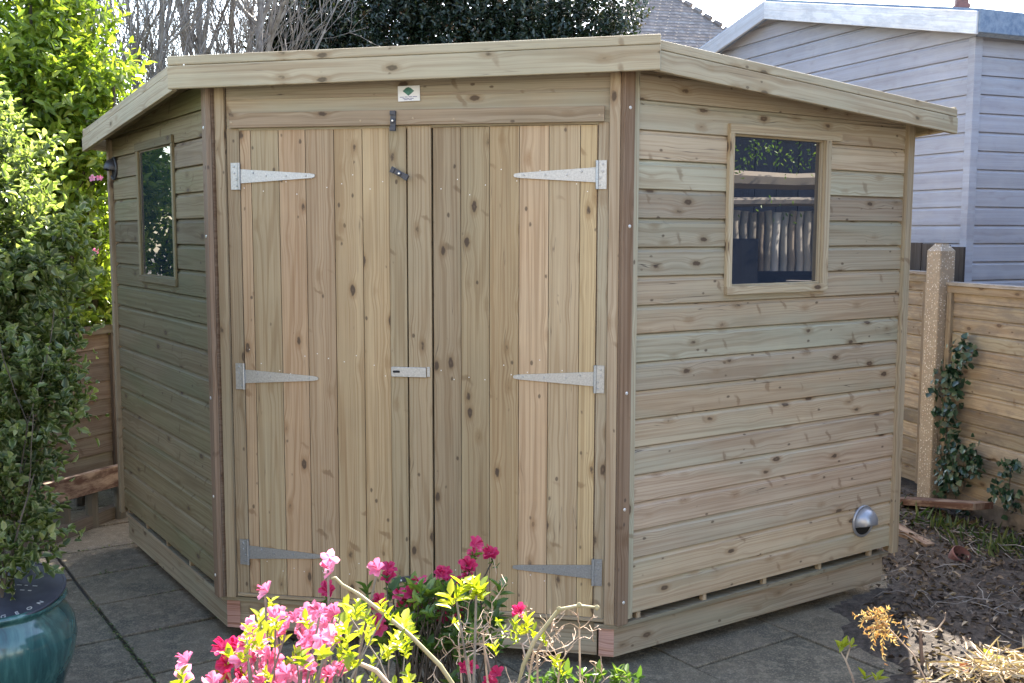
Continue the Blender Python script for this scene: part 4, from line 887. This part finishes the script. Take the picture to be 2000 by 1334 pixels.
# hedge further round the garden: closes the view behind the fences and is mirrored in the right window
t = thing('dark_boarded_shed', 'dark stained boarded shed standing behind the rustic pole fence', 'shed'); o_ = q0 - qn*.75 - qd*.3
for i in range(34): mb = MB(); mb.board(o_ + qd*(i*.16), Z, qd, qn, 3.3, .155, .02); mb.build('wall_board', M['bluewood'], t)
for a_, l_ in ((o_, 5.44),): mb = MB(); mb.board(a_ - qn*1.8 + Z*3.25, qd, qn, Z, l_, 1.9, .05); mb.build('roof', M['felt'], t); mb = MB(); mb.board(a_ - qn*1.75, qd, Z, qn, l_, 3.2, .05); mb.build('wall', M['bluewood'], t)
bl = [((5.6+.3*math.sin(i*2.1), -1.2+i*.8, 1.6+.25*math.sin(i*1.7)), (.5, .7, 1.3)) for i in range(5)]
shrub('dark green hedge behind the rustic pole fence', bl, 3000, 8, .2, .06, .03, M['hedge'], 'hedge', 'hedge', (4.9, 1.5, 0))
bl = [((-5.6+i*1.0, 4.0+.3*math.sin(i*3), 1.25+.15*math.sin(i*2)), (.8, .5, 1.15)) for i in range(5)]
shrub('dark low hedge behind the bare trees at the left', bl, 4200, 8, .22, .07, .035, M['hedge'], 'hedge', 'hedge', (-3.5, 4.0, 0))
t = thing('climbing_plant', 'thin leafy climber trailing over the rustic pole fence', 'plant'); n = 900; s_ = rng.uniform(.6, 3.2, n); P_ = [tuple(q0+qd*a+qn*(.10+.16*rng.random())+Z*(2.19+.05*math.sin(a*17)+.05*rng.normal()-.35*(rng.random() < .05))) for a in s_]
leaves('foliage', P_, unit(n)+np.array([0, 0, -.4]), unit(n)+np.array([-.5, 0, .5]), .03, .012, M['azdark'], t)

# ================================================================ AZALEAS IN THE FLOWER BED
def whorls(pts, mat, parent, L_=.028, k=7, name='foliage', up=(0, 0, 1), ww=.42):
    Pp, Dd, Nn_, Ll, Bb = [], [], [], [], []
    for p in pts:
        u = (Vector(up)+Vector(rng.normal(size=3)*.35)).normalized(); a = u.orthogonal().normalized(); b_ = u.cross(a); tone = random.random()*.7; sc = random.uniform(.7, 1.15)
        for i in range(k):
            t_ = 2.4*i+random.random(); r = a*math.cos(t_)+b_*math.sin(t_); op = random.uniform(.35, 1.1); Pp.append(Vector(p)-u*.004*i); Dd.append(r*op+u*(1.15-.5*op)); Nn_.append(u-r*.6); Ll.append(L_*sc*random.uniform(.6, 1.1)); Bb.append(min(1, tone+random.random()*.3))
    Ll = np.array(Ll); return leaves(name, Pp, Dd, Nn_, Ll, Ll*ww, mat, parent, .22, .2, np.array(Bb))
def stem_to(mb, p, base, r=.0022, bow=.04):
    p, base = Vector(p), Vector(base); n = 6; off = Vector(rng.normal(size=3)*bow); pts = [base.lerp(p, (i/n)) + off*math.sin(math.pi*i/n) + Vector(rng.normal(size=3)*.004) for i in range(n+1)]; pts[-1] = p; mb.tube(pts, np.linspace(r*2.2, r, n+1), 5, False, random.random())
# near pink azalea
t = thing('azalea', 'sunlit azalea with pale pink flowers and lime leaves in the foreground', 'azalea')
AZ = 1.85; base = at_depth(560, 1600, 1.95); base.z = .05
fl = [(347, 1305), (518, 1153), (640, 1103), (490, 1220), (536, 1197), (557, 1228), (598, 1192), (625, 1186), (650, 1194), (592, 1232), (645, 1217), (612, 1244), (500, 1258), (497, 1285), (520, 1300), (545, 1300), (568, 1318), (540, 1325), (596, 1322), (640, 1312), (660, 1298), (412, 1334), (465, 1335), (510, 1328), (585, 1208), (632, 1206), (735, 1110)]
fl += [(rng.uniform(480, 670), rng.uniform(1225, 1334)) for _ in range(16)]
mb = MB()
for i, (x, y) in enumerate(fl):
    p = at_depth(x, y, AZ+random.uniform(-.12, .12)); flower(p, (-.15+random.uniform(-.5, .5), -.55, .6), random.uniform(.018, .023), M['petal'], t, n_fl=random.choice((1, 2, 2)) if y < 1200 else 2); stem_to(mb, p-Z*.01, base+Vector(rng.normal(size=3)*.06))
wp_ = []
for _ in range(85):
    x = rng.uniform(470, 800); y = 1170 + abs(rng.normal(0, 90)) + max(0, (600-x)*.35) + max(0, x-720)*.5
    if y < 1370: wp_.append(at_depth(x, y, AZ+rng.uniform(-.22, .25)))
wp_ += [at_depth(x, y, AZ+.05) for x, y in ((530, 1175), (523, 1235), (742, 1180), (700, 1178), (680, 1200), (725, 1215), (770, 1245), (760, 1270), (668, 1225), (640, 1250), (705, 1240), (780, 1260), (800, 1240), (485, 1240), (448, 1278), (355, 1318))]
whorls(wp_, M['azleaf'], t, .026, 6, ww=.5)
for p in wp_[::3]: stem_to(mb, p, base+Vector(rng.normal(size=3)*.08), .0013, .06)
mb.build('stems', M['bark'], t)
# hot pink clusters low on the left
t = thing('azalea', 'cerise red azalea flowers low at the left of the pink azalea', 'azalea'); mb = MB(); base = at_depth(480, 1560, 2.0); base.z = .05
for x, y in ((433, 1266), (455, 1262), (470, 1276), (445, 1304), (470, 1318)):
    p = at_depth(x, y, 1.95+random.uniform(-.03, .1)); flower(p, (-.2, -.5, .6), .025, M['petal_hot'], t, n_fl=2); stem_to(mb, p-Z*.01, base)
whorls([at_depth(x, y, 1.98) for x, y in ((445, 1288), (470, 1300), (430, 1312), (485, 1330), (455, 1340))], M['azleaf'], t, .024, 6); mb.build('stems', M['twig'], t)
# darker azalea in the shade of the shed
t = thing('azalea', 'shaded azalea with deep pink flowers and dark green leaves close to the doors', 'azalea'); mb = MB(); base = at_depth(850, 1330, 2.9); base.z = .04
for x, y in ((928, 1070), (962, 1081), (917, 1101), (863, 1122), (908, 1120), (918, 1128), (812, 1148), (786, 1170), (802, 1172), (741, 1170), (753, 1110), (865, 1148), (890, 1143), (822, 1177), (905, 1183), (862, 1205), (780, 1207), (762, 1226), (746, 1222), (635, 1160), (878, 1160)):
    p = at_depth(x, y, 2.75+random.uniform(-.12, .12)); flower(p, (random.uniform(-.3, .3), -.4, .8), .026, M['petal_hot'], t, n_fl=2); whorls([p-Z*.02], M['azdark'], t, .026, 7, up=(0, 0, .3)); stem_to(mb, p-Z*.02, base+Vector(rng.normal(size=3)*.05), .0018, .06)
wd_ = [at_depth(rng.normal(870, 50), 1145+abs(rng.normal(0, 65)), 2.75+rng.uniform(-.2, .2)) for _ in range(120)] + [at_depth(rng.uniform(740, 900), rng.uniform(1200, 1290), 2.8) for _ in range(60)]
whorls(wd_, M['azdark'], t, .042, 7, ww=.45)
for p in wd_[::2]: stem_to(mb, p, base+Vector(rng.normal(size=3)*.06), .0018, .05)
mb.build('stems', M['darkbark'], t)
# twiggy azalea, nearly leafless
t = thing('twiggy_shrub', 'almost bare shrub of pale crooked twigs with few lime leaf tufts beside the azaleas', 'shrub'); mb = MB(); base = at_depth(1030, 1560, 2.1); base.z = .05
for i in range(10):
    x1 = rng.uniform(900, 1150); y1 = 1235+abs(rng.normal(0, 40)); e = at_depth(x1, y1, 2.15+rng.uniform(-.15, .2)); n = 6; b2 = base + Vector(rng.normal(size=3)*.05); pts = [b2.lerp(e, i_/n) + Vector(rng.normal(size=3)*.012) for i_ in range(n+1)]; mb.tube(pts, np.linspace(.0055, .0022, n+1), 5, False, .5)
    for k in range(2, n+1):
        for _ in range(3): branch_tree(mb, pts[k], (random.uniform(-1, 1), random.uniform(-.6, .6), random.uniform(.0, .9)), random.uniform(.04, .09), .0015, 2, .8, 2, .05, 4, .35, .0010)
mb.build('twigs', M['twig'], t)
tips = [(1005, 1215), (1020, 1228), (1032, 1218), (1010, 1235), (1028, 1205), (1000, 1245), (972, 1213), (967, 1262), (1085, 1290), (1060, 1248), (1042, 1232), (895, 1213), (1092, 1302), (985, 1228)]
whorls([at_depth(x, y, 2.15) for x, y in tips], M['azleaf'], t, .024, 6); whorls([at_depth(rng.uniform(1040, 1250), rng.uniform(1310, 1350), 2.2) for _ in range(26)], M['azdark'], t, .03, 7)
for x, y in tips: stem_to(mb, at_depth(x, y, 2.15), base, .0016)
whorls([at_depth(x, y, 2.0) for x, y in ((940, 1148), (925, 1142), (905, 1140), (895, 1158), (880, 1165), (935, 1155), (928, 1150))], M['azleaf'], t, .036, 7)
mb2 = MB(); stem_to(mb2, at_depth(930, 1160, 2.0), base, .0025); stem_to(mb2, at_depth(890, 1165, 2.0), base, .0022); mb2.build('stems', M['bark'], t)
flower(at_depth(1015, 1195, 2.2), (0, -.4, .8), .02, M['petal_hot'], t, n_fl=2)
for x, y in ((908, 1308), (957, 1322)): flower(at_depth(x, y, 2.25), (0, -.4, .8), .02, M['petal_hot'], t, n_fl=2)
# canes
def cane(label, pl_, dd, r0_, r1_, mat, nodes=()):
    mb = MB(); pts = [at_depth(x, y, dd+k*0.0) for k, (x, y) in enumerate(pl_)]
    g0 = pts[0].copy(); g0 = Vector((g0.x+.05, g0.y-.05, .05)); pts = [g0] + pts; mb.tube(pts, np.linspace(r0_, r1_, len(pts)), 7, True, .4)
    for x, y in nodes: p = at_depth(x, y, dd); mb.lathe(p, Z, [(.0001, -.006), (.0045, -.002), (.0045, .003), (.0001, .006)], 8)
    return tag(mb.build('cane', mat, None, smooth=True), label, 'cane')
cane('long pale cane slanting down across the pink azalea', [(900, 1360), (860, 1300), (800, 1240), (745, 1195), (700, 1160), (668, 1142), (655, 1128), (648, 1130)], 1.75, .0045, .0022, M['cane'])
cane('dark cane with a pale kinked tip in front of the right door corner', [(1005, 1360), (1022, 1300), (1045, 1250), (1088, 1195), (1094, 1190), (1130, 1183), (1140, 1184), (1168, 1187)], 1.9, .005, .0022, M['cane'], [(1092, 1190), (1131, 1182), (1166, 1187)])
cane('thick pale dead stem low in the azalea', [(770, 1350), (735, 1310), (700, 1295), (680, 1290)], 1.8, .006, .003, M['twig'])
mb = MB(); mb.tube([at_depth(x, y, 2.7) for x, y in ((938, 1172), (955, 1160), (967, 1142), (969, 1118), (964, 1092))], [.0016]*5, 5); mb.build('curved_stem', M['twig'], bpy.data.objects['azalea.002'])

# ================================================================ SMALL PLANTS ON THE SOIL AT THE RIGHT
t = thing('dried_fern', 'dried orange brown fern tuft on a thin stalk in front of the soil bed', 'fern'); mb = MB(); hd_ = 2.6; g0 = at_depth(1850, 1420, hd_); top = at_depth(1722, 1212, hd_)
mb.tube([Vector((g0.x+.06, g0.y, .03)), g0, at_depth(1785, 1280, hd_), top], [.004, .003, .0022, .0016], 5); mb.build('stalk', M['twig'], t); Pp, Dd = [], []
for i in range(26):
    a = rng.normal(size=3)*[1, .6, .7]; a = Vector(a).normalized(); st = top + Z*rng.uniform(-.035, .035) + Vector((rng.uniform(-.02, .02), 0, 0)); L_ = rng.uniform(.03, .07)
    for k in range(12):
        f = k/12; sd = Vector(rng.normal(size=3)).cross(a).normalized(); p = st + a*(L_*f); p.z -= L_*f*f*.5; Pp.append(p); Dd.append(sd*.9+a*.6-Z*.3)
leaves('fronds', Pp, Dd, unit(len(Pp)), .013, .004, M['fern'], t, .1, .4)
t = thing('young_twig', 'thin pale twig with two lime leaves rising from the soil at the lower right', 'twig'); mb = MB(); g0 = on_plane(1668, 1334, Z, (0, 0, .02)); dd = (g0-CAM).dot(fw)
P3 = [at_depth(x, y, dd) for x, y in ((1670, 1345), (1664, 1320), (1652, 1290), (1660, 1265), (1657, 1243))]; mb.tube(P3, [.005, .0045, .004, .003, .002], 6); mb.tube([at_depth(x, y, dd) for x, y in ((1652, 1290), (1643, 1275), (1640, 1262))], [.003, .0025, .002], 5); mb.build('stem', M['twig'], t)
whorls([at_depth(x, y, dd) for x, y in ((1647, 1262), (1652, 1258), (1664, 1260), (1640, 1262))], M['azleaf'], t, .035, 4)
whorls([on_plane(x, y, Z, (0, 0, .05)) for x, y in ((1690, 1322), (1712, 1325), (1925, 1275), (1935, 1285))], M['azleaf'], t, .05, 4, 'low_leaves')
t = thing('broken_stick', 'broken brown stick with a pale crooked side twig standing in the soil bed', 'stick'); mb = MB(); g0 = on_plane(1800, 1300, Z, (0, 0, .02)); dd = (g0-CAM).dot(fw)
mb.tube([at_depth(x, y, dd) for x, y in ((1802, 1305), (1799, 1270), (1797, 1232))], [.008, .007, .0065], 7); mb.build('stick', M['oldred'], t); mb = MB(); mb.tube([at_depth(x, y, dd) for x, y in ((1796, 1232), (1815, 1236), (1832, 1228), (1845, 1210), (1847, 1196))], [.004, .0045, .003, .003, .002], 6); mb.build('side_twig', M['twig'], t)
leaves('orange_leaf', [on_plane(1872, 1310, Z, (0, 0, .05))], [(1, .2, .3)], [(0, -.5, 1)], .06, .05, simple('orange_leaf', (.6, .17, .04), .6), None)['label'] = 'curled orange dead leaf on the pale straw'
bpy.data.objects['orange_leaf']['category'] = 'leaf'

# ================================================================ ADDED LIGHT BLOCKERS (invented house and hedge out of view, closing off the low sky)
t = thing('sky_blocker_house', 'added unseen house behind the camera, blocks low sky and bounces warm light', 'house'); mb = MB(); mb.box(-6, 7, -13.5, -9.0, 0, 5.0); mb.build('wall', simple('added_house_render', (.24, .225, .19), .9, 0, (.19, .18, .155), 3), t)  # invented house, never in view, added to block low sky
mb = MB(); mb.prism([(-9.0+.4, 4.9), (-11.2, 7.0), (-13.9, 4.9)], (-6.3, 0, 0), (0, 1, 0), Z, (1, 0, 0), 13.6); mb.build('roof', M['tile'], t)
bl = [((-3.6+.15*math.sin(i*2.3), -3.6+i*.8, 1.15), (.6, .7, 1.25+.15*math.sin(i*1.9))) for i in range(6)]
shrub('added unseen hedge left of the paving, keeps sky light off the left wall', bl, 3200, 8, .2, .06, .03, M['hedge'], 'hedge', 'hedge', (-3.6, -1.5, 0))  # invented hedge, never in view, added to darken the left side
